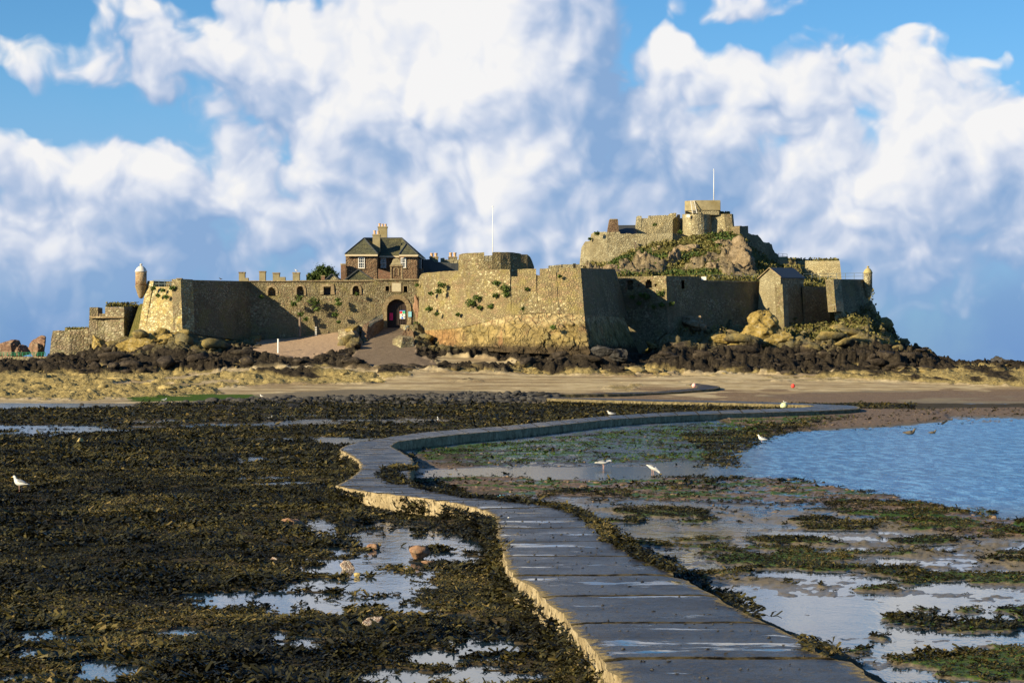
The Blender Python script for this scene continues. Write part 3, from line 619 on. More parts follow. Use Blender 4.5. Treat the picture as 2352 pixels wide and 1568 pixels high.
# water: one level sheet out to the horizon, showing wherever the shore dips below it
def watermat():
    m, g = new_mat('tidal_water')
    p = g.vm('MULTIPLY', g.pos, (1.0, .55, 1.0))
    dist = g.m('SQRT', g.m('ADD', g.m('POWER', g.sep(g.pos)[0], 2.0), g.m('POWER', g.sep(g.pos)[1], 2.0)))
    a = g.noise(p, 2.2, 4, .6, .3); b = g.noise(p, 12, 3, .55); gust = g.sm(g.noise(g.pos, .12, 3, .5), .35, .65)
    # open pool on the right is ruffled by wind, the small pools lie almost still
    x = g.sep(g.pos)[0]; y = g.sep(g.pos)[1]
    u = g.m('DIVIDE', x, y)
    open_ = g.m('MULTIPLY', g.sm(u, .085, .125), g.sm(y, 46.0, 60.0))
    st = g.m('MULTIPLY_ADD', open_, g.m('MULTIPLY_ADD', gust, .35, .65), .009)
    h = g.m('ADD', a, g.m('MULTIPLY', b, .25))
    n = g.n('ShaderNodeBump', {'Height': h, 'Distance': g.m('MULTIPLY', st, .85), 'Strength': 1.0}).outputs[0]
    ruf = g.m('MAXIMUM', open_, g.m('MULTIPLY', g.sm(y, 40.0, 60.0), .6))
    spk = g.sm(g.noise(g.vm('MULTIPLY', g.pos, (.8, .22, 1)), 2.6, 4, .65), .42, .62)  # open pool's blue and pale streaks paint reflected sky into the base colour
    g.set(col=g.mix(open_, (.012, .03, .05), g.mix(spk, (.02, .12, .33), (.11, .30, .58))), rough=g.m('MULTIPLY_ADD', ruf, .22, .04), spec=.5, ior=1.33, normal=n)
    return m
M['water'] = watermat()
wb = MB(); wb.quad((-6000, -200, 0), (6000, -200, 0), (6000, 9000, 0), (-6000, 9000, 0))
tag(wb.build('water', M['water']), 'still and ruffled sea water lying in the pools of the flats', None, None, 'structure')
# ---------------------------------------------------------------- causeway
PAIRS = [((1560,1750),(2330,1750)),((1500,1660),(2180,1660)),((1433,1568),(2037,1568)),((1388,1520),(1948,1515)),((1348,1473),(1845,1473)),((1300,1418),(1742,1418)),((1252,1371),(1655,1371)),((1205,1335),(1590,1336)),((1174,1312),(1545,1313)),((1157,1268),(1470,1270)),((1142,1217),(1385,1215)),((1136,1183),(1334,1180)),((1102,1166),(1276,1160)),((1020,1148),(1185,1148)),((917,1136),(1088,1137)),((840,1127),(1010,1128)),((776,1113),(955,1117)),
 ((799,1100),(940,1099)),((829,1076),(943,1080)),((820,1052),(946,1052)),((779,1030),(918,1034)),((811,1017),(899,1023)),((866,1007),(917,1012)),((952,994),(990,1003)),((1040,986),(1070,995)),((1157,977),(1175,986)),((1280,965),(1300,973)),((1396,954),(1410,961.5)),((1550,945.5),(1560,952.5)),((1720,939.5),(1730,947)),((1830,935.5),(1880,942.6)),((1868,932),(1972,938)),
 ((1850,929.5),(1960,931)),((1700,925),(1760,922.5)),((1493,921),(1530,917.5)),((1345,917),(1370,913.8)),((1262,914.5),(1288,911.6))]
ZT = .45
def topW(p, z=ZT):
    D = F * (CH - z) / (p[1] - HY); return Vector(((p[0] - CX) * D / F, D, z))
pl = [topW(a) for a, b in PAIRS]; pr = [topW(b) for a, b in PAIRS]
extra = [((1226,910,231,.52),(1262,908.5,233,.60)),((1262,906.3,236,.62),(1296,904.6,234.5,.68)),((1400,901.0,241,.80),(1420,904.0,238,.69)),((1500,898.5,246,.87),(1530,901.2,243,.77)),((1590,891.5,250,1.17),(1638,892.5,249,1.13)),((1600,886.0,254,1.42),(1652,886.5,253,1.4)),((1565,881.5,259,1.61),(1580,877,262,1.82))]
for a, b in extra:
    pl.append(W(a[0], a[1], a[2])); pr.append(W(b[0], b[1], b[2]))
def resample(A_, B_, n_per=0.5):
    oa, ob = [], []
    N_ = len(A_)
    for i in range(N_ - 1):
        k = max(2, int(max((A_[i + 1] - A_[i]).length, (B_[i + 1] - B_[i]).length) / n_per))
        for t in range(k):
            t /= k
            def cr(P, i, t):
                p0 = P[max(i - 1, 0)]; p1 = P[i]; p2 = P[i + 1]; p3 = P[min(i + 2, N_ - 1)]
                q = .5 * ((2 * p1) + (p2 - p0) * t + (2 * p0 - 5 * p1 + 4 * p2 - p3) * t * t + (3 * p1 - p0 - 3 * p2 + p3) * t ** 3)
                l = p1.lerp(p2, t); return l.lerp(q, .45)
            oa.append(cr(A_, i, t)); ob.append(cr(B_, i, t))
    return oa, ob
LA, RB = resample(pl, pr, .32)
s_len = [0.0]
for i in range(1, len(LA)): s_len.append(s_len[-1] + ((LA[i] + RB[i]) / 2 - (LA[i - 1] + RB[i - 1]) / 2).length)
NW = 12
Vd, Ud, Wd = [], [], []
for i, (a, b) in enumerate(zip(LA, RB)):
    dr = (b - a).normalized()
    ja = (float(vnoise(s_len[i] * 1.7, 3.3)) - .5) * .10 + (float(vnoise(s_len[i] * 6, 8.3)) - .5) * .05
    jb = (float(vnoise(s_len[i] * 1.5, 33.3)) - .5) * .14 + (float(vnoise(s_len[i] * 6, 18.3)) - .5) * .06
    a2 = a + dr * ja; b2 = b + dr * jb
    gr = abs(((s_len[i] / 3.1) + .5) % 1 - .5) * 3.1
    for k in range(NW + 1):
        p = a2.lerp(b2, k / NW); v = k / NW
        zz = (float(fbm(p.x * 1.4, p.y * .8, 3, 50)) - .5) * .03 - (.02 if (k in (0, NW)) else 0) - (.018 if gr < .12 else 0)
        Vd.append((p.x, p.y, p.z + zz)); Ud.append(s_len[i]); Wd.append(v)
n_ = len(LA); idx = np.arange(n_ * (NW + 1)).reshape(n_, NW + 1)
Fd = np.stack([idx[:-1, :-1].ravel(), idx[:-1, 1:].ravel(), idx[1:, 1:].ravel(), idx[1:, :-1].ravel()], 1)
def deckmat():
    m, g = new_mat('wet_causeway_deck')
    u = g.n('ShaderNodeAttribute', {}, attribute_name='u').outputs['Fac']; v = g.n('ShaderNodeAttribute', {}, attribute_name='v').outputs['Fac']
    n1 = g.noise(g.pos, .8, 5, .6); n3 = g.noise(g.pos, 16, 5, .7); n4 = g.noise(g.pos, 6, 5, .65)
    ed = g.m('ABSOLUTE', g.m('SUBTRACT', v, .5))
    dry = g.sm(g.m('ADD', ed, g.m('MULTIPLY', g.m('SUBTRACT', n4, .5), .26)), .44, .50)
    c = g.mix(.8, g.ramp(n3, [(.3, (.008, .008, .008)), (.48, (.026, .024, .022)), (.62, (.09, .075, .052)), (.75, (.25, .20, .13))]), g.ramp(n4, [(.3, (.5, .5, .5)), (.7, (1.35, 1.35, 1.35))]), 'MULTIPLY')
    cd = g.ramp(n3, [(.3, (.13, .10, .05)), (.6, (.30, .235, .12)), (.8, (.42, .34, .19))])
    c = g.mix(dry, c, cd)
    fr = g.m('ABSOLUTE', g.m('SUBTRACT', g.m('FRACT', g.m('ADD', g.m('DIVIDE', u, 3.1), .5)), .5))
    jt = g.sm(g.m('ADD', fr, g.m('MULTIPLY', g.m('SUBTRACT', n4, .5), .03)), .042, .018)
    c = g.mix(g.m('MULTIPLY', jt, .8), c, g.mix(g.sm(n4, .4, .6), (.012, .010, .006), (.13, .10, .045)))
    p = g.vm('MULTIPLY', g.pos, (.55, 1.9, 1))
    pn = g.m('ADD', g.noise(p, 1.0, 4, .6), g.m('MULTIPLY', g.m('SUBTRACT', n4, .5), .12))
    pud = g.m('MULTIPLY', g.sm(pn, .565, .625), g.m('MULTIPLY', g.m('SUBTRACT', 1.0, dry), g.m('SUBTRACT', 1.0, jt)))
    film = g.m('MULTIPLY', g.sm(n1, .35, .6), g.m('SUBTRACT', 1.0, dry))
    c = g.mix(g.m('MULTIPLY', pud, .7), c, (.03, .028, .024))
    ro = g.m('SUBTRACT', g.m('MULTIPLY_ADD', dry, .46, .42), g.m('MULTIPLY', film, .14))
    ro = g.m('MULTIPLY_ADD', pud, -.32, ro, True)
    bd = g.m('MULTIPLY', g.m('SUBTRACT', 1.0, pud), .022)
    nn = g.n('ShaderNodeBump', {'Height': g.m('ADD', n3, g.m('MULTIPLY', n4, .6)), 'Distance': bd, 'Strength': 1.0}).outputs[0]
    g.set(col=c, rough=g.m('MAXIMUM', ro, jt), spec=g.m('MULTIPLY', g.m('MULTIPLY_ADD', g.sm(n3, .60, .45), .50, .03), g.m('MULTIPLY', g.m('SUBTRACT', 1.0, jt), g.m('SUBTRACT', 1.0, g.m('MULTIPLY', dry, .8)))), normal=nn)
    return m
M['deck'] = deckmat()
def sidemat():
    m, g = new_mat('worn_causeway_side')
    n1 = g.noise(g.pos, 2.0, 6, .65, .3); n3 = g.noise(g.vm('MULTIPLY', g.pos, (4, 4, 1.2)), 3.0, 5, .65)
    c = g.mix(.7, g.ramp(n1, [(.3, (.20, .155, .09)), (.5, (.36, .29, .17)), (.7, (.50, .42, .28))]), g.ramp(n3, [(.3, (.45, .42, .38)), (.7, (1.2, 1.2, 1.2))]), 'MULTIPLY')
    c = g.mix(g.sm(g.m('ADD', g.sep(g.pos)[2], g.m('MULTIPLY', n1, .3)), .24, .10), c, (.05, .04, .018))
    stn = g.n('ShaderNodeAttribute', {}, attribute_name='stain').outputs['Fac']
    c = g.mix(g.m('MULTIPLY', stn, .8), c, g.ramp(n1, [(.35, (.05, .045, .02)), (.65, (.17, .14, .07))]))
    pit = g.sm(g.noise(g.pos, 9, 5, .7), .56, .66)
    c = g.mix(g.m('MULTIPLY', pit, .75), c, (.09, .07, .04))
    g.set(col=c, rough=.9, spec=.15, normal=g.bump(g.m('SUBTRACT', g.m('ADD', n1, n3), g.m('MULTIPLY', pit, .6)), .09))
    return m
M['side'] = sidemat()
cw = np_mesh('causeway', Vd, Fd, M['deck'], None, True, {'u': Ud, 'v': Wd})
tag(cw, 'wet concrete causeway winding across the flats to the castle', None, None, 'structure')
for sd_, kk in (('left', 0), ('right', NW)):
    Vs = []
    for i in range(n_):
        p = Vector(Vd[i * (NW + 1) + kk]); q = Vector(Vd[i * (NW + 1) + (1 if kk == 0 else NW - 1)])
        o = (p - q).normalized()
        for r in range(7):
            t = r / 6
            dn = (float(vnoise(s_len[i] * 2.1 + 50 * kk, t * 2.2)) - .5) * .16 * (0 if r == 0 else 1) + (float(vnoise(s_len[i] * 7 + 50 * kk, t * 5)) - .5) * .10 * (0 if r == 0 else 1)
            Vs.append((p.x + o.x * (dn + t * .05), p.y + o.y * (dn + t * .05), p.z - t * .95))
    ix = np.arange(n_ * 7).reshape(n_, 7)
    Fs = np.stack([ix[:-1, :-1].ravel(), ix[:-1, 1:].ravel(), ix[1:, 1:].ravel(), ix[1:, :-1].ravel()], 1)
    if kk: Fs = Fs[:, ::-1]
    np_mesh('side_face', Vs, Fs, M['side'], cw, False, {'stain': np.repeat(sstep(np.array(s_len), 135, 165), 7)})
# ---------------------------------------------------------------- castle
def arch_pts(x0, x1, yt, yb, rise=None, n=9):
    """outline in photo units of a round-headed opening, from bottom left clockwise"""
    r = (x1 - x0) / 2; rise = r if rise is None else rise; ysp = yt + rise
    pts = [(x0, yb), (x0, ysp)]
    for i in range(1, n):
        a = math.pi * (1 - i / n); pts.append(((x0 + x1) / 2 + r * math.cos(a), ysp - rise * math.sin(a)))
    pts += [(x1, ysp), (x1, yb)]
    return pts
def inpoly(x, y, poly):
    c = False; n = len(poly)
    for i in range(n):
        x0, y0 = poly[i]; x1, y1 = poly[(i + 1) % n]
        if (y0 > y) != (y1 > y) and x < (x1 - x0) * (y - y0) / (y1 - y0) + x0: c = not c
    return c
def wallm(cols, T=1.6, step=.6, jit=.10, holes=(), bk=(0, 1), ztrim=0, deep=None, ragged=0.0):
    """cols: (x_top, y_top, D_top, x_bottom, y_bottom, D_bottom) -> closed wall of thickness T"""
    mb = MB(); tops, bots = [], []
    for i in range(len(cols) - 1):
        a, b = cols[i], cols[i + 1]
        at, ab = W(a[0], a[1], a[2]), W(a[3], a[4], a[5]); bt, bb = W(b[0], b[1], b[2]), W(b[3], b[4], b[5])
        k = max(1, int(max((at - bt).length, (ab - bb).length) / step + .5))
        for t in range(k):
            tops.append(at.lerp(bt, t / k)); bots.append(ab.lerp(bb, t / k))
    tops.append(W(*cols[-1][:3])); bots.append(W(*cols[-1][3:]))
    H = max((t - b).length for t, b in zip(tops, bots)); nr = max(1, int(H / step + .5)); nc = len(tops)
    P = []
    for c in range(nc):
        col = []
        for r in range(nr + 1):
            p = tops[c].lerp(bots[c], r / nr)
            j1 = (float(vnoise(p.x * .9 + p.y * .7, p.z * .9, 3)) - .5) * 2 * jit + (float(vnoise(p.x * 2.6 + p.y * 2, p.z * 2.6, 4)) - .5) * jit
            q = Vector((p.x + j1 * .35, p.y + j1, p.z))
            if r == 0 and ragged: q.z += (float(vnoise(p.x * 1.3 + p.y, 1.5, 8)) - .5) * ragged + (float(vnoise(p.x * 4 + p.y, 1.5, 9)) - .5) * ragged * .6
            col.append(q)
        P.append(col)
    base = len(mb.v)
    for col in P: mb.v += col
    m = nr + 1
    for c in range(nc - 1):
        for r in range(nr):
            q = [base + c * m + r, base + (c + 1) * m + r, base + (c + 1) * m + r + 1, base + c * m + r + 1]
            ce = sum((mb.v[k] for k in q), Vector()) / 4
            if holes:
                sx, sy = CX + F * ce.x / ce.y, HY - F * (ce.z - CH) / ce.y
                if any(inpoly(sx, sy, hp) for hp in holes): continue
            mb.f.append((q[0], q[3], q[2], q[1]))
    bt0 = len(mb.v); off = Vector((bk[0] * T, bk[1] * T, 0))
    for c in range(nc): mb.v.append(P[c][0] + off)
    bb0 = len(mb.v)
    for c in range(nc): mb.v.append(P[c][-1] + off)
    for c in range(nc - 1):
        mb.f.append((base + c * m, base + (c + 1) * m, bt0 + c + 1, bt0 + c))
        mb.f.append((bt0 + c, bt0 + c + 1, bb0 + c + 1, bb0 + c))
    for c in (0, nc - 1):
        mb.f.append(tuple([base + c * m + r for r in range(m)] + [bb0 + c, bt0 + c]))
    return mb
def opening(parent, D, pts, depth=1.0, ring=.32, proud=.07, trim='trim', back='dark', name='window', backname='recess', tag_label=None, open_back=False):
    """surround, reveal and recess of an opening whose outline is pts (photo units at depth D)"""
    w3 = [W(x, y, D) for x, y in pts]
    c = sum(w3, Vector()) / len(w3)
    def out(p, d):
        return p
    o3 = []
    n = len(w3)
    for i, p in enumerate(w3):
        if i in (0, n - 1):
            o3.append(p + Vector((-ring if i == 0 else ring, 0, 0)))
        else:
            a = (w3[i] - w3[i - 1]).normalized(); b = (w3[i + 1] - w3[i]).normalized()
            t = (a + b).normalized(); nn = Vector((-t.z, 0, t.x)); nn = nn if nn.dot(p - c) > 0 else -nn
            o3.append(p + nn * ring)
    mb = MB(); f = Vector((0, -proud, 0)); bkv = Vector((0, .25, 0)); dv = Vector((0, depth, 0))
    for i in range(n - 1):
        mb.quad(w3[i] + f, w3[i + 1] + f, o3[i + 1] + f, o3[i] + f)
        mb.quad(o3[i] + f, o3[i + 1] + f, o3[i + 1] + bkv, o3[i] + bkv)
        mb.quad(w3[i] + f, w3[i] + dv, w3[i + 1] + dv, w3[i + 1] + f)
    mb.quad(w3[0] + f, w3[-1] + f, w3[-1] + dv, w3[0] + dv)
    o = mb.build(name, M[trim], parent)
    b = MB(); b.ext([p + dv - Vector((0, .02, 0)) for p in w3], (0, .1, 0)); b.build(backname, M[back], o)
    return o
def flatbox(x0, x1, yt, yb, D, T, mb=None):
    mb = mb or MB(); a = W(x0, yt, D); b = W(x1, yb, D)
    return mb.box(a.x, b.x, D, D + T, b.z, a.z)
def plantmesh(n, r, seed, sq=.7, lf=.14, up=.3):
    g_ = np.random.default_rng(seed); d = g_.normal(size=(n, 3)); d /= np.linalg.norm(d, axis=1)[:, None]
    rad = r * g_.uniform(.15, 1.0, n) ** .6 * (1 + .35 * np.sin(d[:, 0] * 5 + seed) * np.cos(d[:, 2] * 4))
    c = d * rad[:, None]; c[:, 2] *= sq; c[:, 1] *= .6; c[:, 2] += up * r
    return c, g_, lf
def leaf_cloud(name, centres, lf, mat, parent=None, seed=0, stretch=1.6):
    g_ = np.random.default_rng(seed); n = len(centres)
    u = g_.normal(size=(n, 3)); u /= np.linalg.norm(u, axis=1)[:, None]
    w = g_.normal(size=(n, 3)); w -= (w * u).sum(1)[:, None] * u; w /= np.linalg.norm(w, axis=1)[:, None]
    s = lf * g_.uniform(.6, 1.4, n)[:, None]
    V = np.stack([centres - u * s * stretch / 2, centres - w * s / 2, centres + u * s * stretch / 2, centres + w * s / 2], 1).reshape(-1, 3)
    Fq = np.arange(4 * n).reshape(n, 4)
    return np_mesh(name, V, Fq, mat, parent, False, {'var': np.repeat(g_.random(n), 4)})
def rails(name, label, pts, h=1.0, n_posts=6, mat='rail', r=.035, group=None, bars=2):
    """pts: polyline of world points at foot level"""
    t = thing(name, label, 'railing', pts[0], group)
    L = [0]
    for a, b in zip(pts[:-1], pts[1:]): L.append(L[-1] + (b - a).length)
    def at(s):
        for i in range(len(pts) - 1):
            if s <= L[i + 1] + 1e-6: return pts[i].lerp(pts[i + 1], (s - L[i]) / max(L[i + 1] - L[i], 1e-6))
        return pts[-1]
    for k in range(n_posts):
        p = at(L[-1] * k / (n_posts - 1)); mb = MB(); mb.tube([p, p + Vector((0, 0, h))], r, 6); mb.build('post', M[mat], t)
    for b in range(bars):
        z = h * (1 - b * .48) - .02; mb = MB(); mb.tube([p + Vector((0, 0, z)) for p in pts], r * .8, 5); mb.build('bar', M[mat], t)
    return t
M['turretstone'] = stone('turret_stone', [(.34, .20, .14), (.40, .30, .20), (.27, .16, .11), (.44, .37, .28), (.33, .24, .17)], 0.3, mortar=(.30, .24, .18), stain=(.22, .13, .09), flat=2.4, mw=0.06, bumpd=.03)
# --- outer works at the far left
w = wallm([(120.5,761,308,111.5,821,307),(160,758,308,158,821,307),(202.5,754,308.5,207,821,308)], 7, .6, .12, ragged=.2)
t = thing('outer_wall', 'low sloping outer wall of mottled pink and grey stone, leftmost masonry', 'wall', W(160, 818, 308)); w.build('wall', M['fort'], t)
g_ = np.random.default_rng(3); c = np.array([W(g_.uniform(150, 202), 758 - (g_.uniform(0, 1) ** 2) * 6, 309 + g_.uniform(0, 4)) for _ in range(700)])
leaf_cloud('grass', c, .22, M['drygrass'], t, 1)
w = wallm([(206.4,705.7,306,201,790,305.5),(225,705.5,306,223,790,305.5),(225,720,306,223,790,305.5),(242,720,306,241,790,305.5),(242,705,306,241,790,305.5),(284.5,705,305,285,790,304.5),(303,702,308,303,790,307.5),(303,708,308.1,303,790,307.6),(308,708,309,308,790,308.5),(308,702,309,308,790,308.6),(324,702,311.5,324,790,311)], 3.5, .55, .10)
t = thing('gun_battery', 'flat-topped stone battery with one gun embrasure beside the pale corner bastion', 'fort', W(245, 790, 306)); w.build('wall', M['fort'], t)
mb = MB(); a = W(206, 726.5, 305.7); b = W(284.7, 730, 304.7); mb.prism([(a.x, 305.55), (b.x, 304.6), (b.x, 305.4), (a.x, 306.2)], b.z, b.z + .22); mb.build('string_course', M['trim'], t)
g_ = np.random.default_rng(4); c = np.array([W(g_.uniform(244, 318), 703 - (g_.uniform(0, 1) ** 2) * (5 + 5 * math.sin(k * .013)), 308.5 + g_.uniform(0, 2)) for k in range(900)])
leaf_cloud('grass', c, .22, M['drygrass'], t, 2)
# --- left bastion
w = wallm([(338,645,293,324,685,292.6),(352.5,645,292,340,685,291.4)], .01, .5, .05)
pts = [(338,658,293.5,315.5,768,291.7),(338,645,293.5,315.5,768,291.7),(352.5,645,292.4,331,768,290.6),(352.5,658.3,292.4,331,768,290.6),(405,658.3,288.6,403,762,287.0),(405,640.5,288.6,403,762,287.0),(415.5,640.5,288,418.5,760,286.4)]
w = wallm(pts, 2.4, .5, .07, bk=(.55, .83))
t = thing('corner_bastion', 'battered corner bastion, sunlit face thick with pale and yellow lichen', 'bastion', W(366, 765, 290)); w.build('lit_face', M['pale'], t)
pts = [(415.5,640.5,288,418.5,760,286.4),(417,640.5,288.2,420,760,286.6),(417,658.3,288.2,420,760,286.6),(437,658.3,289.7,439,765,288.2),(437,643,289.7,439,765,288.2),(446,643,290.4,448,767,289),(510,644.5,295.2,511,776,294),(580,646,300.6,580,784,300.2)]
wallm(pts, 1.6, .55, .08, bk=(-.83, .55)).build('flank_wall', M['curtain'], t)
flatbox(352, 403, 646, 662, 297, .8).build('inner_parapet', M['curtain'], t)
flatbox(404.6, 417.4, 638.6, 640.6, 287.8, 1.2).build('coping', M['trim'], t)
rails('railing', 'thin metal railing between the posts on top of the pale corner bastion', [W(352, 661, 292.8), W(405, 661, 289)], 1.05, 5)
rails('railing', 'short metal railing filling the gap where the shaded wall starts', [W(418, 661, 288.6), W(437, 661, 290)], 1.05, 3)
# sentry turret
def turret(name, label, cx, D, r, ys, mats, n=22):
    yt, ydb, ydr, yc, ya = ys      # finial top, dome base, drum bottom, corbel..apex
    c0 = W(cx, ya, D); t = thing(name, label, 'turret', c0)
    Z = lambda y: CH + (HY - y) * D / F
    R_ = r * D / F
    prof = [(.08, Z(ya))]
    k = 5
    for i in range(k):
        f0 = (i + .6) / k; zz = Z(ya) + (Z(ydr) - Z(ya)) * (i + .3) / k
        prof += [(R_ * (.25 + .75 * f0 ** .8), zz), (R_ * (.32 + .75 * f0 ** .8), zz + (Z(ydr) - Z(ya)) * .09)]
    prof += [(R_ * 1.1, Z(ydr) - .02), (R_, Z(ydr))]
    MB().lathe((c0.x, D), prof, n).build('corbel', M[mats[0]], t, True)
    MB().lathe((c0.x, D), [(R_ * .98, Z(ydr)), (R_ * .97, Z(ydb) - .05)], n).build('drum', M[mats[1]], t, True)
    h = Z(yt) - Z(ydb)
    MB().lathe((c0.x, D), [(R_ * .97, Z(ydb) - .06), (R_ * 1.08, Z(ydb)), (R_ * 1.05, Z(ydb) + h * .05), (R_ * .93, Z(ydb) + h * .22), (R_ * .78, Z(ydb) + h * .42), (R_ * .5, Z(ydb) + h * .62), (R_ * .22, Z(ydb) + h * .72), (.1, Z(ydb) + h * .76)], n).build('dome', M[mats[2]], t, True)
    MB().lathe((c0.x, D), [(.09, Z(ydb) + h * .74), (.09, Z(ydb) + h * .82), (.2, Z(ydb) + h * .88), (.22, Z(ydb) + h * .93), (.12, Z(yt)), (.02, Z(yt) + .03)], 10).build('finial', M[mats[2]], t, True)
    return t
turret('sentry_turret', 'red brick sentry turret with white domed cap hanging off the left corner bastion', 324, 293.2, 13.3, (605.7, 624, 657, 660, 685.5), ('trim', 'turretstone', 'lead'))
t2 = turret('sentry_turret', 'grey stone sentry turret with yellowed dome on the clifftop right of the castle', 1993.5, 318.2, 10.2, (611, 627, 661, 664, 684), ('keep', 'keep', 'leaddark'))
# --- long curtain wall
C_ARCH = [arch_pts(557.4,567.8,661.5,675), arch_pts(615.6,633.2,659,678.5), arch_pts(681.6,698,657,678.7), [(743,676),(743,658),(760.6,658),(760.6,676)], arch_pts(809.6,825.4,656,677)]
pts = [(572,646,300,568,786,300),(700,643.5,300,698,782,300),(860.6,641.8,300,860.6,775,300)]
w = wallm(pts, 1.8, .26, .07, holes=C_ARCH[1:])
t = thing('curtain_wall', 'long rubble curtain wall with a row of arched openings left of the gate', 'wall', W(700, 775, 300))
w.build('wall', M['curtain'], t)
for i, ap in enumerate(C_ARCH[1:]):
    sq = i == 2
    opening(t, 299.95, ap, 1.1, .3 if not sq else .5, .06, 'trim', 'redstone' if i in (3,) else ('fort' if not sq else 'slatedark'))
mb = MB(); mb.prism([(W(570,645,300).x, 299.8), (W(860,642,300).x, 299.8), (W(860,642,300).x, 301.9), (W(570,645,300).x, 301.9)], W(570,646.5,300).z, W(570,644.6,300).z); mb.build('coping', M['trim'], t)
# --- gatehouse front
DG = 299.6
door = arch_pts(888.7, 934.2, 686.8, 752, 23)
holes = [door, [(885.4,670),(885.4,657),(894.2,657),(894.2,670)], [(927,670),(927,657),(935.7,657),(935.7,670)]]
w = wallm([(860.6,643,DG,860.6,775,DG),(963,641.5,DG,963,775,DG)], 2.2, .22, .05, holes=holes)
t = thing('gatehouse', 'stone gatehouse front with dark arched gate and blank plaque above it', 'gatehouse', W(911, 750, DG)); w.build('wall', M['curtain'], t)
opening(t, DG - .02, door, .75, .62, .10, 'trim', 'door', 'gate_arch', 'gate')
for hp in holes[1:]: opening(t, DG - .02, hp, .7, .16, .05, 'trim', 'dark', 'window', 'recess')
flatbox(898.5, 922.5, 648, 671, DG - .10, .3).build('plaque_frame', M['trim'], t)
pq = flatbox(900.5, 920.8, 650, 669.5, DG - .14, .2).build('plaque', simple('pale_plaster', (.42, .37, .25), .9, .2, 2), t)
flatbox(859, 964, 640.3, 643.2, DG - .22, 2.6).build('cornice', M['trim'], t)
for k, (a, b) in enumerate(((860.6, 885), (860.6, 885))): pass
mb = MB()
for k in range(9):
    x = 889.5 + k * 5.4
    p = W(x, 700 if 2 < k < 7 else 712, DG + .68); mb.box(p.x - .02, p.x + .02, DG + .66, DG + .70, W(x, 744.5, DG).z, p.z)
mb.build('gate_batten', M['dark'], t)
# notices on the gate and beside it
def poster(label, x0, x1, yt, yb, D, base, blocks):
    c = W((x0 + x1) / 2, yb, D); t = thing('notice_board', label, 'notice', c)
    flatbox(x0, x1, yt, yb, D, .05).build('board', M[base], t)
    for name, mt, bx in blocks:
        mb = MB()
        for (a, b, cc, d) in bx:
            flatbox(x0 + (x1 - x0) * a, x0 + (x1 - x0) * b, yt + (yb - yt) * cc, yt + (yb - yt) * d, D - .012, .012, mb)
        mb.build(name, M[mt], t)
for nme, col in (('pink', (.75, .01, .12)), ('pred', (.65, .02, .02)), ('pgreen', (.05, .5, .25)), ('pblue', (.02, .15, .65)), ('pcyan', (.10, .45, .75)), ('ppale', (.30, .55, .55)), ('pdark', (.08, .08, .08)), ('pyellow', (.7, .55, .03)), ('pdpink', (.4, .01, .06))):
    M[nme] = simple(nme + '_print', col, .5, .05)
poster('tall narrow bright pink notice on the left leaf of the dark gate', 895, 902.5, 718.5, 735, DG + .60, 'pink', [('text_lines', 'pdpink', [(.2, .8, .12 + .12 * k, .15 + .12 * k) for k in range(7)])])
poster('white poster with red green and blue panels on the right leaf of the gate', 918.2, 930.6, 713, 732, DG + .60, 'white',
       [('blue_band', 'pblue', [(0, 1, 0, .07)]), ('red_panel', 'pred', [(.02, .46, .09, .36)]), ('green_panel', 'pgreen', [(.5, .98, .09, .36)]), ('yellow_mark', 'pyellow', [(.6, .85, .2, .28)]), ('blue_panel', 'pblue', [(.3, .62, .75, .97)]), ('printed_panel', 'pdark', [(.05, .95, .42, .46)]), ('printed_panel', 'pdark', [(.38, .62, .5, .64)]), ('printed_panel', 'pgreen', [(.05, .3, .66, .74)]), ('printed_panel', 'pdark', [(.72, .95, .74, .86)])])
poster('pale turquoise sign fixed to the stone right of the gate arch', 937.6, 945.2, 715.3, 727.5, DG - .16, 'ppale', [('border', 'pcyan', [(0, 1, 0, .04), (0, 1, .96, 1), (0, .06, .04, .96), (.94, 1, .04, .96)]), ('text_lines', 'pcyan', [(.3, .7, .15 + .1 * k, .18 + .1 * k) for k in range(7)])])
# --- big bastion
pts = [(961.5,640.6,299.5,951,757,299.2),(965,634,299,956,757,298.6),(970,628.7,298,961,758,297.6),(983,626.3,296,976,758,295.2),(1014,623,292,1012,757,291),(1061.5,620.8,288,1061,752,286.6),(1116,620,285.2,1118,738,283.6),(1171,619.2,283,1174,724,281.4),(1171,635,283,1174,724,281.4),(1189.3,635,282.5,1192,722,281),(1189.3,618,282.5,1192,722,281),(1231,618,281.7,1235,718,280.2),(1231,631.8,281.7,1235,718,280.2),(1240,631.8,281.5,1244,718,280),(1240,616.3,281.5,1244,718,280),(1277,616.3,280.8,1282,720,279.2),(1277,627,280.8,1282,720,279.2),(1284,627,280.7,1289,720,279.2),(1284,615.8,280.7,1289,720,279.2),(1334,615.6,280,1342,724,278.4)]
t = thing('great_bastion', 'huge rounded bastion of sunlit rubble stone right of the gate', 'bastion', W(1160, 790, 282))
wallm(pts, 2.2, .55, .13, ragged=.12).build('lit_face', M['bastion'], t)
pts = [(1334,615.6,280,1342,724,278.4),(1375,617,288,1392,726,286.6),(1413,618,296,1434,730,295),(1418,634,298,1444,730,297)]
wallm(pts, 2.2, .6, .12, bk=(-.95, .3)).build('shaded_flank', M['curtain'], t)
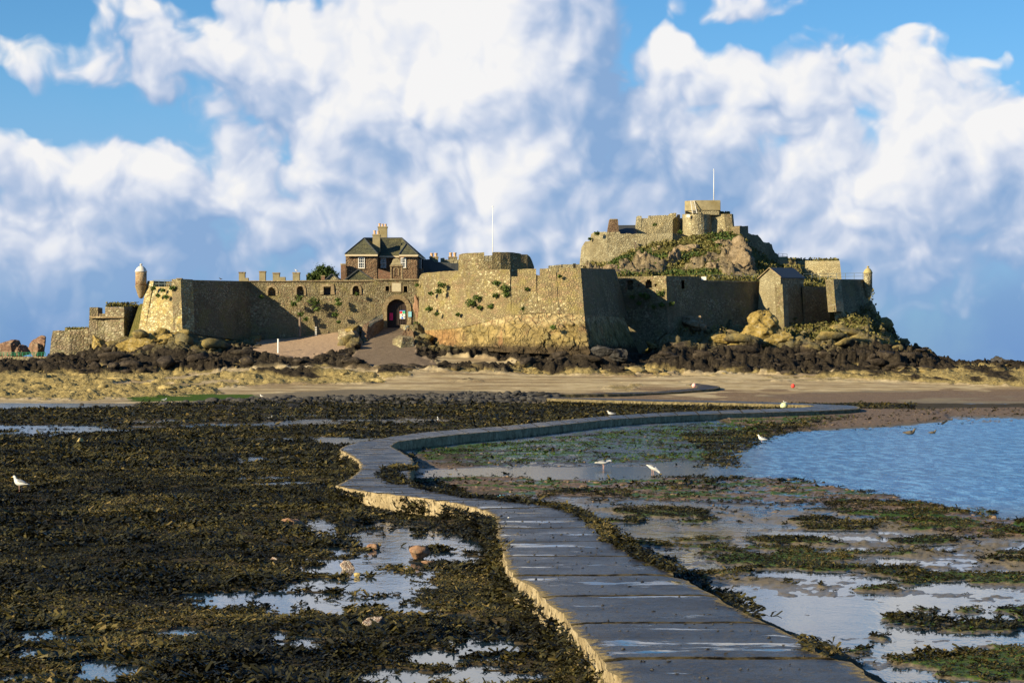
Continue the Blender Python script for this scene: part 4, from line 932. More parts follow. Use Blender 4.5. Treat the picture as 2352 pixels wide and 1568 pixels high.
def cliff(cols, seed, amp=.55, T=1.5):
    """rock face below the masonry: a displaced, jointed sheet with real thickness"""
    mb = MB(); tops, bots = [], []
    for a, b in zip(cols[:-1], cols[1:]):
        at, ab, bt, bb = W(*a[:3]), W(*a[3:]), W(*b[:3]), W(*b[3:]); k = max(1, int((ab - bb).length / .22))
        for i in range(k): tops.append(at.lerp(bt, i / k)); bots.append(ab.lerp(bb, i / k))
    tops.append(W(*cols[-1][:3])); bots.append(W(*cols[-1][3:]))
    nc = len(tops); nr = 34
    P = np.array([[tuple(tops[c].lerp(bots[c], r / nr)) for r in range(nr + 1)] for c in range(nc)])
    tv = np.linspace(0, 1, nr + 1)[None, :] * np.ones((nc, 1))
    s_ = P[:, :, 0] + P[:, :, 1] * .9
    f1, f2, cid = worley(s_ / 1.3 + fbm(s_ * .5, P[:, :, 2] * .5, 3, seed) * 1.6, P[:, :, 2] / 1.9 + fbm(s_ * .4, P[:, :, 2] * .6, 3, seed + 2) * 1.2, seed)
    h1, h2, cid2 = worley(s_ / .8, P[:, :, 2] / .7, seed + 4)
    d = (cid - .35) * sstep(f2 - f1, 0, .30) * amp * 1.3 + (cid2 - .4) * sstep(h2 - h1, 0, .25) * amp * .6 + (fbm(s_ * .9, P[:, :, 2] * .7, 4, seed + 9) - .5) * amp * 1.6
    d *= sstep(tv, .0, .25); d += tv * .2
    P[:, :, 1] -= d; P[:, :, 0] += d * .25 * (1 if seed % 2 else -1)
    V = [tuple(p) for p in P.reshape(-1, 3)]; m = nr + 1
    Fs = []
    for c in range(nc - 1):
        for r in range(nr): Fs.append((c * m + r, c * m + r + 1, (c + 1) * m + r + 1, (c + 1) * m + r))
    return V, Fs
V_, F_ = cliff([(951,757,299.2,948,772,299),(976,758,295.3,974,782,295),(1012,757,291.1,1009,800,290.6),(1061,752,286.7,1060,806,286),(1118,738,283.7,1117,806,282.6),(1174,724,281.5,1176,810,280),(1244,718,280.1,1246,812,278.6),(1289,720,279.3,1293,814,277.8),(1342,724,278.5,1354,818,276.8)], 11)
mesh_obj('rock_base', V_, F_, M['cliff'], t)
V_, F_ = cliff([(1342,724,278.5,1354,818,276.8),(1392,726,286.7,1405,822,285),(1434,730,295.1,1474,826,294)], 12, .6)
mesh_obj('rock_base', V_, F_, M['cliff'], t)
# --- second curtain with two arches, and the shaded walls behind
A2 = [arch_pts(1440.5,1456,642,663.5), arch_pts(1482,1498,642,662.5), [(1465,657.5),(1465,652.5),(1469,652.5),(1469,657.5)], [(1504,657.5),(1504,652.5),(1508,652.5),(1508,657.5)]]
t = thing('curtain_wall', 'weedy sunlit curtain wall with two arched openings right of the great bastion', 'wall', W(1480, 740, 296))
wallm([(1405,635.6,299,1408,812,299),(1470,634.6,297.5,1473,812,297),(1530,633.4,295,1534,760,294.3)], 1.8, .26, .07, holes=A2).build('wall', M['curtain'], t)
for i, ap in enumerate(A2[:2]): opening(t, 298.1 - i * .95, ap, 1.1, .22, .10, 'redstone', 'fort')
for i, ap in enumerate(A2[2:]): opening(t, 297.4 - i * 1.1, ap, .8, .06, .05, 'trim', 'dark')
t = thing('shaded_wall', 'wall in shade with one narrow slit opening and a white plate at its top', 'wall', W(1575, 740, 300))
wallm([(1530,633.4,295,1534,765,294.3),(1545,634,296.7,1549,765,296),(1545,634,296.7,1549,765,296),(1621.6,635.4,305,1633,765,304)], 1.7, .3, .07, holes=[arch_pts(1564.5,1573,643,662)], bk=(-.6, .8)).build('wall', M['curtain'], t)
mb = MB(); flatbox(1563.5, 1574, 641, 643, 299.0, .4, mb).build('lintel', M['trim'], t)
flatbox(1611, 1622.2, 635.4, 643.2, 303.3, .2).build('white_plate', M['white'], t)
t = thing('shaded_wall', 'long low shaded wall with coping between the slit-window wall and gabled guardhouse', 'wall', W(1695, 735, 310))
wallm([(1619,646.8,304.5,1630,765,304),(1695,648.5,310,1702,765,309.4),(1767,650,315.4,1776,765,315)], 1.5, .6, .10, bk=(-.5, .86)).build('wall', M['curtain'], t)
mb = MB(); a, b = W(1619, 646.8, 304.4), W(1768, 650, 315.3)
mb.ext([a, b, b + Vector((0, 0, .18)), a + Vector((0, 0, .18))], (-.7, 1.1, 0)); mb.build('coping', M['trim'], t)
# guardhouse
gA = W(1744.6, 640.4, 312); gB = W(1793, 638.3, 308); gC = W(1846, 639, 315.5); gD = gA + (gC - gB)
t = thing('guardhouse', 'small gabled guardhouse with slate roof and one sunlit end wall', 'guardhouse', W(1795, 740, 310))
zb = W(1795, 652, 308).z; apx1 = (gA + gB) / 2; apx1.z = W(1769, 617.8, 310).z; apx2 = apx1 + (gC - gB)
mb = MB()
for P_ in ((gA, gB, zb), (gB, gC, zb), (gC, gD, zb), (gD, gA, zb)):
    a, b, z = P_; mb.quad(Vector((a.x, a.y, z)), Vector((b.x, b.y, z)), b, a)
mb.quad(gA, gB, apx1); mb.quad(gC, gD, apx2); mb.build('upper_wall', M['keep'], t)
u_ = (gC - gB).normalized() * .2; v_ = (gB - gA).normalized()
mb = MB(); e = Vector((0, 0, .06))
for s0, ap0, s1, ap1 in ((gB + v_ * .25, apx1, gC + v_ * .25, apx2), (gA - v_ * .25, apx1, gD - v_ * .25, apx2)):
    q = [s0 - u_ - Vector((0, 0, .12)) + e, ap0 - u_ + e, ap1 + u_ + e, s1 + u_ - Vector((0, 0, .12)) + e]; mb.ext(q, (0, 0, .16))
mb.build('roof', M['slatedark'], t)
mb = MB(); mb.tube([gB + v_ * .25 - u_ * 1.3 + e, apx1 - u_ * 1.3 + e * 3, gA - v_ * .25 - u_ * 1.3 + e], .09, 5); mb.build('verge', M['trim'], t)
wallm([(1744.6,650,312,1738,765,311.4),(1768,651.5,310.2,1766,765,309),(1797,652,308,1802,765,307)], 1.4, .5, .06, bk=(.6, .8)).build('base_wall', M['keep'], t)
wallm([(1797,652,308,1802,765,307),(1820,652,311.6,1828,765,310.8),(1846,652,315.5,1856,765,315)], 1.4, .5, .06, bk=(-.7, .7)).build('base_wall', M['curtain'], t)
t = thing('shaded_wall', 'deeply shaded wall between the gabled guardhouse and the right-hand cliff bastion', 'wall', W(1875, 740, 317))
wallm([(1842,658,314,1848,765,313.6),(1903,658,318.5,1908,765,318)], 1.5, .6, .10).build('wall', M['curtain'], t)
t = thing('cliff_bastion', 'shaded bastion on the clifftop at the right end, with a thin sunlit edge', 'bastion', W(1950, 720, 312))
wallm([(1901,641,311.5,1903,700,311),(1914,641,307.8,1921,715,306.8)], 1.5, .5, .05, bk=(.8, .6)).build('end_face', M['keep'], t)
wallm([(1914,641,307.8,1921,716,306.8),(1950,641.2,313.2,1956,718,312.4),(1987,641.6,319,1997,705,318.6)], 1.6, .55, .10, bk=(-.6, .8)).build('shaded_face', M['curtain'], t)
V_, F_ = cliff([(1916,700,307.2,1914,775,306.2),(1950,706,312.7,1952,782,309),(1985,694,317.6,1990,786,310),(1999,690,318.8,2012,786,311),(2010,702,319.5,2030,788,312),(2013,722,320,2045,790,313),(2040,762,320.5,2062,792,315)], 13, .8)
mesh_obj('rock_base', V_, F_, M['cliff'], t)
rails('railing', 'long metal railing on the grass from the guardhouse to the clifftop turret', [W(1846, 643.5, 319), W(1905, 643, 320), W(1982, 641.5, 319.6)], .95, 8)
rails('railing', 'metal railing above the low shaded wall left of the gabled guardhouse', [W(1622, 648, 316), W(1690, 647, 320), W(1748, 646, 322)], 1.0, 9)
rails('railing', 'short pale railing below the ruined building on the rock', [W(1788, 592, 362), W(1808, 594, 363)], .75, 3)
# --- house
Hd = 318
t = thing('brick_house', 'two-storey red stone house with hipped slate roofs and tall chimneys', 'house', W(866, 643, Hd))
ZE = W(0, 584, Hd).z; ZB = W(0, 662, Hd).z
def PX_(x, D): return ((x - CX) * D / F, D)
plan = [PX_(794, 318), PX_(866, 318), (PX_(866, 318)[0], 322), PX_(919, 322), (PX_(919, 322)[0], 319), PX_(958, 319), PX_(975, 331), (PX_(800, 318)[0], 331)]
MB().prism(plan, ZB, ZE).build('wall', M['redstone'], t)
def hw(x, y, D): return W(x, y, D)
r_ = MB(); A_ = hw(836, 547.3, 322); A2_ = hw(838, 547.3, 327.5); J = hw(872, 547.6, 327.5); Rg = hw(923, 547.3, 327.5)
eL = hw(792.3, 583.6, 317.6); eR = hw(867.5, 583.6, 317.6); eRb = Vector((eR.x, 321.6, eR.z)); eBL = Vector((hw(797, 583, 332).x, 332, eR.z)); 
m0 = Vector((hw(917, 584, 318.6).x, 321.6, eR.z)); m1 = Vector((hw(917, 584, 318.6).x, 318.5, eR.z)); m2 = Vector((hw(960, 584, 318.5).x, 318.5, eR.z)); ap = hw(934, 560, 323); m3 = Vector((hw(976.5, 584, 331.5).x, 331.5, eR.z)); eBR = m3; rb = Vector((Rg.x, 327.5, Rg.z))
vly = hw(919, 561, 325)
for q in ((eL, eR, A_), (eL, A_, A2_, eBL), (eR, eRb, J, A_), (A_, J, A2_), (eRb, m0, Rg, J), (m1, m2, ap), (m1, ap, Rg, m0), (m2, m3, Rg, ap), (J, Rg, m3, eBL, A2_)):
    r_.quad(*q)
roof = r_.build('roof', M['slate'], t)
hp = MB()
for a, b in ((eL, A_), (eR, A_), (A_, J), (J, Rg), (m2, ap), (ap, Rg), (m1, ap), (Rg, m3)): hp.tube([a + Vector((0, 0, .04)), b + Vector((0, 0, .04))], .09, 5)
hp.build('ridge_tiles', M['slatedark'], roof)
gt = MB()
for a, b in ((eL, eR), (eRb, m0), (m1, m2), (m2, m3)):
    d_ = (b - a).normalized(); nn = Vector((d_.y, -d_.x, 0)) * .12
    gt.ext([a - Vector((0, 0, .30)), b - Vector((0, 0, .30)), b - Vector((0, 0, .04)), a - Vector((0, 0, .04))], nn)
gt.build('gutter', simple('cream_gutter', (.5, .42, .28), .7, .1), t)
for (x0, x1, yt, yb, D, npot, yp, mt) in ((855.8, 872.7, 538.5, 580, 321.5, 2, 529, 'concrete'), (868, 888.7, 520.5, 560, 327.5, 3, 512.8, 'concrete')):
    ch = flatbox(x0, x1, yt, yb, D, 1.2).build('chimney', M[mt], t)
    flatbox(x0 - 1.0, x1 + 1.0, yt - .5, yt + 2.5, D - .06, 1.32).build('cap', M['concrete'], ch)
    for k in range(npot):
        x = x0 + (x1 - x0) * ((k + .5) / npot); p = W(x, yt, D)
        hh = (yt - yp) * D / F * (1.0 if k == 0 else .85)
        MB().lathe((p.x, D + .5), [(.16, p.z), (.15, p.z + hh * .75), (.19, p.z + hh * .8), (.19, p.z + hh), (.1, p.z + hh + .01)], 8).build('chimney_pot', M['pot'], ch)
def sash(x0, x1, yt, yb, D, parent, nx=3, ny=4):
    fr = MB(); a = W(x0, yt, D); b = W(x1, yb, D)
    fw = .10
    for bx in ((a.x, a.x + fw, b.z, a.z), (b.x - fw, b.x, b.z, a.z), (a.x + fw, b.x - fw, a.z - fw, a.z), (a.x + fw, b.x - fw, b.z, b.z + fw), (a.x + fw, b.x - fw, (a.z + b.z) / 2 - .04, (a.z + b.z) / 2 + .04)):
        fr.box(bx[0], bx[1], D - .09, D + .02, bx[2], bx[3])
    for i in range(1, nx):
        x = a.x + (b.x - a.x) * i / nx; fr.box(x - .018, x + .018, D - .05, D - .005, b.z + fw, a.z - fw)
    for i in range(1, ny):
        if i * 2 == ny: continue
        z = b.z + (a.z - b.z) * i / ny; fr.box(a.x + fw, b.x - fw, D - .048, D - .007, z - .018, z + .018)
    wn = fr.build('window', M['white'], parent)
    MB().box(a.x + .02, b.x - .02, D - .03, D + .01, b.z + .02, a.z - .02).build('glass', M['glass'], wn)
    MB().box(a.x - .12, b.x + .12, D - .16, D + .02, b.z - .12, b.z - .005).build('sill', M['trim'], wn)
    MB().box(a.x - .15, b.x + .15, D - .04, D + .02, a.z + .005, a.z + .22).build('lintel', M['brick'], wn)
    return wn
sash(822.8, 837.5, 591, 616, 317.98, t); sash(874.4, 887, 593, 615, 321.98, t); sash(916.6 + 4, 930.4 + 2, 592, 615, 318.98, t)
# dark side windows of the shaded end
for x, D in ((964, 323), (970, 327)):
    a = W(x, 592, D - .4); MB().box(a.x - .05, a.x + .25, D - .5, D + .5, a.z - 1.6, a.z).build('side_window', M['glass'], t)
# lean-to chimney, low gables
def stack(label, x0, x1, yt, yb, D, mt, pots=0, yp=0, group=None, T=1.0, extra=None):
    t = thing('chimney_stack', label, 'chimney', W((x0 + x1) / 2, yb, D), group)
    flatbox(x0, x1, yt, yb, D, T).build('shaft', M[mt], t)
    flatbox(x0 - .8, x1 + .8, yt - .6, yt + 2.2, D - .06, T + .12).build('cap', M['trim'], t)
    for k in range(pots):
        x = x0 + (x1 - x0) * ((k + .5) / pots); p = W(x, yt - .6, D); hh = (yt - yp) * D / F
        MB().lathe((p.x, D + T / 2), [(.22, p.z), (.21, p.z + hh * .7), (.27, p.z + hh * .78), (.25, p.z + hh), (.12, p.z + hh + .01)], 9).build('chimney_pot', M['pot'], t)
    if extra: flatbox(*extra, D - .15, T * .9).build('side_flue', M[mt], t)
    return t
stack('red brick chimney stack standing against the left side of the house', 782.6, 794.2, 606, 652, 316.5, 'brick')
stack('leftmost of four grey chimney stacks rising above the curtain wall, with a stub beside it', 548.5, 562, 625, 656, 306, 'concrete', extra=(554, 570, 638, 656))
stack('second grey chimney stack above the curtain wall, tallest and standing alone', 595.4, 609.3, 623, 656, 306, 'concrete')
stack('third grey chimney stack above the curtain wall, with a low side flue at its right', 626.4, 641.4, 626.5, 656, 306, 'concrete', extra=(638.9, 655, 636, 656))
stack('fourth grey chimney stack above the curtain wall, with a gull standing on top', 672.2, 687.7, 626, 656, 306, 'concrete')
stack('small pale stone block above the curtain wall beside the green bush', 703.5, 713, 631.5, 656, 307, 'keep')
stack('short red brick chimney beside the smallest gable above the curtain wall', 737.6, 745.7, 633, 656, 304, 'brick')
def gable(label, x0, xa, x1, yt, yb, D, mt):
    t = thing('gabled_roof', label, 'roof', W(xa, yb, D))
    a, b, c = W(x0, yb, D), W(xa, yt, D), W(x1, yb, D)
    MB().ext([a + Vector((0, 0, -1)), a, b, c, c + Vector((0, 0, -1))], (0, 7, 0)).build('gable_wall', M[mt], t)
    mb = MB()
    for p, q in ((a, b), (b, c)):
        d_ = (q - p).normalized(); nn = Vector((-d_.z, 0, d_.x)) * .14
        mb.ext([p - d_ * .3 * (1 if p is a else 0) + Vector((0, -.2, 0)), q + d_ * .3 * (1 if q is c else 0) + Vector((0, -.2, 0)), q + d_ * .3 * (1 if q is c else 0) + nn + Vector((0, -.2, 0)), p - d_ * .3 * (1 if p is a else 0) + nn + Vector((0, -.2, 0))], (0, 7.4, 0))
    mb.build('roof', M['slatedark'], t)
gable('small stone gable with dark slates peeping over the wall beside the bush', 746.4, 762.4, 781.5, 630, 645, 304, 'keep')
gable('wide low gable of green-grey slate in front of the house', 790.3, 822.8, 859.5, 620, 645, 306, 'slate')
t = thing('lean_to_wall', 'sloping red brick wall between the house wing and the bell housing', 'wall', W(880, 643, 312))
mb = MB(); mb.ext([W(868.5, 660, 312), W(868.5, 617.3, 312), W(897, 625.6, 312), W(897, 660, 312)], (0, .6, 0)); mb.build('wall', M['brick'], t)
# bell housing over the gate
t = thing('bell_housing', 'domed stone bell housing with a pale niche, standing above the gate', 'bellcote', W(911, 641, 302))
flatbox(897.5, 923.0, 611, 642, 302, 1.5).build('shaft', M['redstone'], t)
for x in (898, 922.6): flatbox(x - 1.6, x + 1.6, 612, 641, 301.9, 1.7).build('pilaster', M['trim'], t)
flatbox(895.3, 925, 609.3, 612.2, 301.75, 2.0).build('cornice', M['trim'], t)
mb = MB(); prof = [(14, 609.3), (11.5, 606.5), (9.4, 603), (8.6, 599), (6.5, 595.5), (2.5, 593.6), (.3, 593.2)]
c0 = W(910.3, 600, 302.75)
rings = []
for r, y in prof:
    rr = r * 302.75 / F; z = W(0, y, 302.75).z; rings.append([Vector((c0.x + sx * rr, 302.75 + sy * min(rr, .95), z)) for sx, sy in ((-1, -1), (1, -1), (1, 1), (-1, 1))])
for a, b in zip(rings[:-1], rings[1:]):
    for k in range(4): mb.quad(a[k], a[(k + 1) % 4], b[(k + 1) % 4], b[k])
mb.quad(*rings[-1]); mb.build('dome_cap', simple('mossy_cap', (.25, .21, .12), .9, .4, 3), t)
opening(t, 301.98, arch_pts(906, 914.4, 616, 633), .2, .15, .06, 'trim', 'white', 'niche', 'niche_panel')
# --- round tower and buildings behind the great bastion
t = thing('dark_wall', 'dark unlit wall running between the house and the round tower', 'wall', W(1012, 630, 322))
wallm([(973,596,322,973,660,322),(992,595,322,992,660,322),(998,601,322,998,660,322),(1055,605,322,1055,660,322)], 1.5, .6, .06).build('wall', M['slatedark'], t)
stack('chimney stack with two pale pots just right of the house', 986.5, 1006, 590, 625, 323, 'keep', 2, 581.5)
stack('wider chimney stack with two pale pots beside the round tower', 1030, 1049.5, 590, 625, 324.5, 'keep', 2, 580.4)
t = thing('stone_wall', 'broken low wall under the chimney beside the round tower', 'wall', W(1035, 630, 324))
wallm([(1012,593,324,1012,640,324),(1020,592,324,1020,640,324),(1022,596,324,1022,640,324),(1056,596,324,1056,640,324)], 1, .5, .08).build('wall', M['keep'], t)
t = thing('round_tower', 'low round gun tower with wide embrasures and a flagpole behind the great bastion', 'tower', W(1130, 625, 305))
def arcx(x, cx, rx, D0, dep): return D0 + dep * (1 - math.sqrt(max(0, 1 - ((x - cx) / rx) ** 2)))
Tt = []
for x, y in ((1053.7,585),(1060,582.8),(1075,581),(1095,579.8),(1111.5,579),(1111.5,600.5),(1120,601),(1130.5,601),(1130.5,580),(1150,578.8),(1172,579.3),(1186,581),(1197.3,583),(1197.3,602),(1204,605),(1210,605)):
    D = arcx(x, 1130, 84, 303, 6.5); Tt.append((x, y, D, 1130 + (x - 1130) * 1.01, 640, D))
wallm(Tt, 1.5, .45, .10, bk=(0, 1), ragged=.1).build('wall', M['bastion'], t)
wallm([(1195,584,309.5,1195,640,309.5),(1211,584.5,310,1211,640,310),(1218,590,311,1218,640,311),(1227,612,312,1228,640,312)], 1.5, .5, .1, bk=(-.5, .8)).build('rear_wall', M['curtain'], t)
wallm([(1100,588,316,1100,640,316),(1140,586,316,1140,640,316)], .8, .5, .05).build('far_parapet', M['keep'], t)
def pole(label, x, yt, yb, D, r=.07, mat='white'):
    t = thing('flagpole', label, 'flagpole', W(x, yb, D)); a, b = W(x, yb, D), W(x, yt, D)
    MB().tube([a, a.lerp(b, .5), b], [r, r * .8, r * .5], 8).build('mast', M[mat], t, True)
    MB().lathe((b.x, b.y), [(.03, b.z), (.1, b.z + .08), (.03, b.z + .17)], 8).build('truck', M[mat], t, True)
pole('tall white flagpole on the round tower', 1131.6, 476, 604, 305.5, .065)
t = thing('stone_wall', 'low pale wall behind the top of the great bastion, below the keep', 'wall', W(1297, 625, 312))
wallm([(1259.8,610.5,312,1259.8,640,312),(1285,608,312,1285,640,312),(1334,607,311,1334,640,311)], 1.2, .5, .06, ragged=.1).build('wall', M['keep'], t)
mb = MB(); flatbox(1316.5, 1322.5, 606, 617, 302.5, .4, mb); t = thing('dark_box', 'small dark box standing on top of the great bastion near its right corner', 'box', W(1319, 617, 302.5)); mb.build('housing', M['dark'], t); flatbox(1316, 1323, 604.6, 606, 302.4, .6).build('lid', M['rail'], t)
# --- keep
K = 350
t = thing('keep_ward', 'pale curved lower ward wall of the keep, on the rock left of the round tower', 'wall', W(1450, 600, K))
pts = [(1334.5,607.6,357,1326,640,358),(1334.6,590,357,1327,640,357.8),(1336,566.6,356.6,1328,640,357),(1344.7,554.8,355.5,1334,640,355.5),(1356,552,353.5,1345,640,353.5),(1358.8,537.8,352.8,1350,640,352.8),(1365,534,351.8,1357,640,351.6),(1395,533.2,350,1389,640,349.7),(1424,533.4,349.5,1420,640,349.2),(1424,537.2,349.5,1420,640,349.2),(1470,537,349,1468,640,348.8),(1510,536.7,348.4,1510,640,348.2),(1545,536.2,348,1546,640,348),(1571,535.8,349.5,1572,640,349.5)]
wallm(pts, 1.8, .6, .12, ragged=.22).build('wall', M['keep'], t)
t = thing('chimney_stack', 'broad battered chimney on the left end of the keep ward', 'chimney', W(1409, 535, 352))
mb = MB(); a = [W(1399.8, 504.5, 352), W(1419.4, 504.5, 352), W(1422, 540, 351.6), W(1394, 540, 351.6)]; mb.ext(a, (0, 2.2, 0)); mb.build('shaft', M['redstone'], t); flatbox(1401, 1418.5, 502.8, 505.2, 351.9, 2.3).build('cap', M['trim'], t)
t = thing('dark_roof', 'dark slate roof tucked between the keep chimney and the upper wall', 'roof', W(1441, 537, 355))
mb = MB(); mb.ext([W(1419.5, 519, 357), W(1463, 518.6, 357), W(1463, 540, 353), W(1419.5, 540, 353)], (0, 1.5, -.2)); mb.build('slope', M['slatedark'], t); MB().tube([W(1419, 518.6, 357), W(1463, 518.2, 357)], .1, 6).build('ridge_tiles', M['slatedark'], t)
t = thing('upper_ward', 'upper ward wall of the keep with ragged top and a stair slope', 'wall', W(1500, 535, 355))
wallm([(1462.8,498,356,1458,542,355),(1466,496,356,1463,542,355),(1474,496,356,1472,542,355),(1474,501,356,1472,542,355),(1490,501,356,1489,542,355),(1490,495,356,1489,542,355),(1534,494.4,356,1534,542,355),(1543,488.5,356,1543,542,355),(1549,489,356,1549,542,355)], 1.6, .45, .08, ragged=.2).build('wall', M['keep'], t)
mb = MB(); mb.ext([W(1501, 540, 352), W(1501.5, 534, 352), W(1525, 517, 352), W(1545, 505, 352), W(1545, 540, 352)], (0, 3.4, 0)); mb.build('stair_wall', M['keep'], t)
mb = MB(); mb.ext([W(1545, 540, 351.9), W(1545, 505, 351.9), W(1553, 497, 352.4), W(1563.5, 513, 354), W(1563.5, 540, 354)], (.6, 3, 0)); mb.build('dark_gable', M['curtain'], t)
wallm([(1556,492.7,356,1556,545,356),(1562,492.7,356,1562,545,356),(1562,501,356,1562,545,356),(1571,501,356,1571,545,356)], 1.3, .5, .06).build('wall', M['keep'], t)
flatbox(1547, 1553.5, 489, 506, 355.4, .8).build('stack', M['keep'], t)
rk = thing('round_keep', 'pale round keep tower with a flat top under the concrete bunker', 'tower', W(1602, 570, K))
Tt = []
for k in range(15):
    a = math.pi * (k / 14); x = 1602.5 - 33.5 * math.cos(a); D = K + 2.6 - 3.4 * math.sin(a)
    Tt.append((x, 491.8, D, 1603 + (x - 1602.5) * 1.06, 600, D - .3))
wallm(Tt, 1.4, .5, .09, ragged=.08).build('wall', M['keep'], rk)
t = thing('keep_block', 'square-sided battered keep block joined to the right of the round tower', 'tower', W(1660, 560, K))
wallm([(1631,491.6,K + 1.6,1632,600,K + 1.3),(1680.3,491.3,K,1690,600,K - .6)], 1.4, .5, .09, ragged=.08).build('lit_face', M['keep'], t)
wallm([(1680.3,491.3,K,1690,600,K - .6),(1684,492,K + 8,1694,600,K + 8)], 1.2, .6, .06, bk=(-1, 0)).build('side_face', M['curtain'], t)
g_ = np.random.default_rng(9); c = np.array([W(g_.uniform(1636, 1676), 491 - (g_.uniform(0, 1) ** 2) * 5, K + 2 + g_.uniform(0, 1)) for _ in range(350)]); leaf_cloud('grass', c, .2, M['drygrass'], t, 3)
# bunker
t = thing('concrete_bunker', 'wartime concrete lookout bunker with overhanging slab on top of the keep', 'bunker', W(1613, 492, K + 2))
mb = MB(); mb.prism([PX_(1572.7, K + 2.4), PX_(1597, K + .9), PX_(1654.4, K + .9), PX_(1655, K + 6), PX_(1575, K + 6)], W(0, 482.8, K + 1).z, W(0, 460.2, K + 1).z); mb.build('slab_storey', M['concrete'], t)
mb = MB(); mb.prism([PX_(1573.2, K + 2.6), PX_(1592, K + 1.5), PX_(1592, K + 5), PX_(1575, K + 5.5)], W(0, 494, K + 1).z, W(0, 482.8, K + 1).z - .003); mb.build('lower_wall', M['concrete'], t)
mb = MB(); mb.prism([PX_(1592, K + 3.2), PX_(1652, K + 3.2), PX_(1652, K + 5.4), PX_(1592, K + 5.4)], W(0, 494, K + 1).z, W(0, 482.8, K + 1).z - .003); mb.build('slit', M['dark'], t)
mb = MB(); mb.prism([PX_(1602, K + .6), PX_(1652, K + .6), PX_(1652, K + 2.5), PX_(1602, K + 2.5)], W(0, 494, K + 1).z, W(0, 484.6, K + 1).z); mb.build('parapet', M['keep'], t)
flatbox(1575, 1579.5, 484, 493, K + 1.2, 1).build('doorway', M['dark'], t)
t = thing('ladder_stair', 'steep metal stair leaning against the concrete bunker', 'stair', W(1598, 490, K))
for x0, x1 in ((1586.5, 1590.8), (1594.5, 1601)):
    MB().tube([W(x1, 490, K - .2), W(x0, 461.5, K + .8)], .06, 6).build('stringer', M['lead'], t)
for k in range(9):
    f_ = k / 8.5 + .06; a = W(1590.8, 490, K - .2).lerp(W(1586.5, 461.5, K + .8), f_); b = W(1601, 490, K - .2).lerp(W(1594.5, 461.5, K + .8), f_)
    MB().tube([a, b], .035, 5).build('tread', M['lead'], t)
pole('white flagpole on top of the concrete bunker', 1639.5, 390.5, 460.5, K + 3, .07)
t = thing('white_sign', 'small white sign high on the left edge of the round keep tower', 'sign', W(1580.5, 499.5, K - .6)); flatbox(1576.8, 1584.6, 492.6, 499.5, K - .9, .08).build('plate', M['white'], t); flatbox(1577.4, 1578.4, 499.5, 503, K - .85, .06).build('bracket', M['rail'], t)
t = thing('drain_pipe', 'thin dark drain pipe down the keep ward wall', 'pipe', W(1460, 580, 348.5)); MB().tube([W(1460, 558, 348.4), W(1460, 588, 348.3)], .09, 6).build('pipe', M['rust'], t); flatbox(1456.5, 1462, 555.6, 558.4, 348.2, .3).build('hopper', M['rust'], t)
# ruined shaded building, right of the keep
t = thing('ruined_building', 'ruined stone building in full shade with stepped broken gable and chimney', 'ruin', W(1740, 640, 352))
wallm([(1687,541,347,1687,650,347),(1699,540,348.4,1699,650,348.4),(1699,519.7,348.4,1699,650,348.4),(1718,519.7,351,1718,650,351),(1719,536,351.1,1719,650,351.1),(1727,539,352,1727,650,352),(1740,540.5,354,1740,650,354),(1748,549,355,1748,650,355),(1754,557,356,1754,650,356),(1772.5,558.4,358.6,1772.5,650,358.6),(1776,571,359,1776,650,359),(1780,579,359.6,1781,650,359.6),(1787,584,360.6,1788,650,360.6),(1790,597,361,1791,650,361)], 3, .5, .12, bk=(-.6, .7), ragged=.3).build('wall', M['curtain'], t)
t = thing('upper_right_wall', 'flat-topped wall behind the guardhouse, half lit and half in shade', 'wall', W(1860, 640, 364))
wallm([(1786,596,356,1786,655,356),(1831,597,358.5,1831,655,358.5),(1832,598,357,1832,655,357),(1864,599,355,1864,655,355),(1929,598.8,351,1934,655,350.6)], 1.6, .6, .10).build('wall', M['keep'], t)
g_ = np.random.default_rng(19); c = np.array([W(g_.uniform(1808, 1926), 598.5 - (g_.uniform(0, 1) ** 2) * (4 + 3 * math.sin(k * .02)), 358 + g_.uniform(0, 2)) for k in range(900)]); leaf_cloud('grass', c, .24, M['drygrass'], t, 5)
flatbox(1787, 1810, 589.5, 597, 362, .5).build('white_wall', M['concrete'], t)
# --- ramp and its walls
t = thing('ramp_wall', 'stepped stone wall and yellow-topped buttress left of the gate ramp', 'wall', W(820, 800, 290))
def solid(top, drop, mt, name, parent, zb=None):
    """closed block under a top outline of world points"""
    mb = MB(); n = len(top); zb = min(p.z for p in top) - drop if zb is None else zb
    b = [Vector((p.x, p.y, zb)) for p in top]; mb.v = list(top) + b
    for i in range(n): j = (i + 1) % n; mb.f.append((i, j, n + j, n + i))
    mb.f.append(tuple(range(n))); mb.f.append(tuple(range(2 * n - 1, n - 1, -1)))
    return mb.build(name, M[mt], parent)
pts = [(777.4,756,293,774,800,291.5),(792,754.5,291,786,802,289.6),(806,755.5,290,812,802,288),(815,768,288.5,820,801,287.2),(824.6,785,287.2,826,805,286.4)]
wallm(pts, 1.4, .45, .06, bk=(.3, .95)).build('buttress', M['fort'], t)
wallm([(806,755.5,290,812,802,288),(824,745.5,293.5,830,800,290)], 1.0, .45, .05, bk=(-.7, .7)).build('curved_side', M['curtain'], t)
solid([W(792, 755, 290.2), W(811, 754.2, 289.8), W(826, 745, 294), W(812, 744.8, 296)], .35, 'goldrock', 'coping', t)
wallm([(824,745.5,293.5,824,800,293),(848,746.5,293,848,800,292.5)], 1, .4, .05).build('wall', M['fort'], t)
wallm([(845,746,293,838,806,287.5),(862,738,295.5,858,790,291),(881,731,299,881,752,299)], .7, .4, .05, bk=(-1, .1)).build('wall', M['redstone'], t)
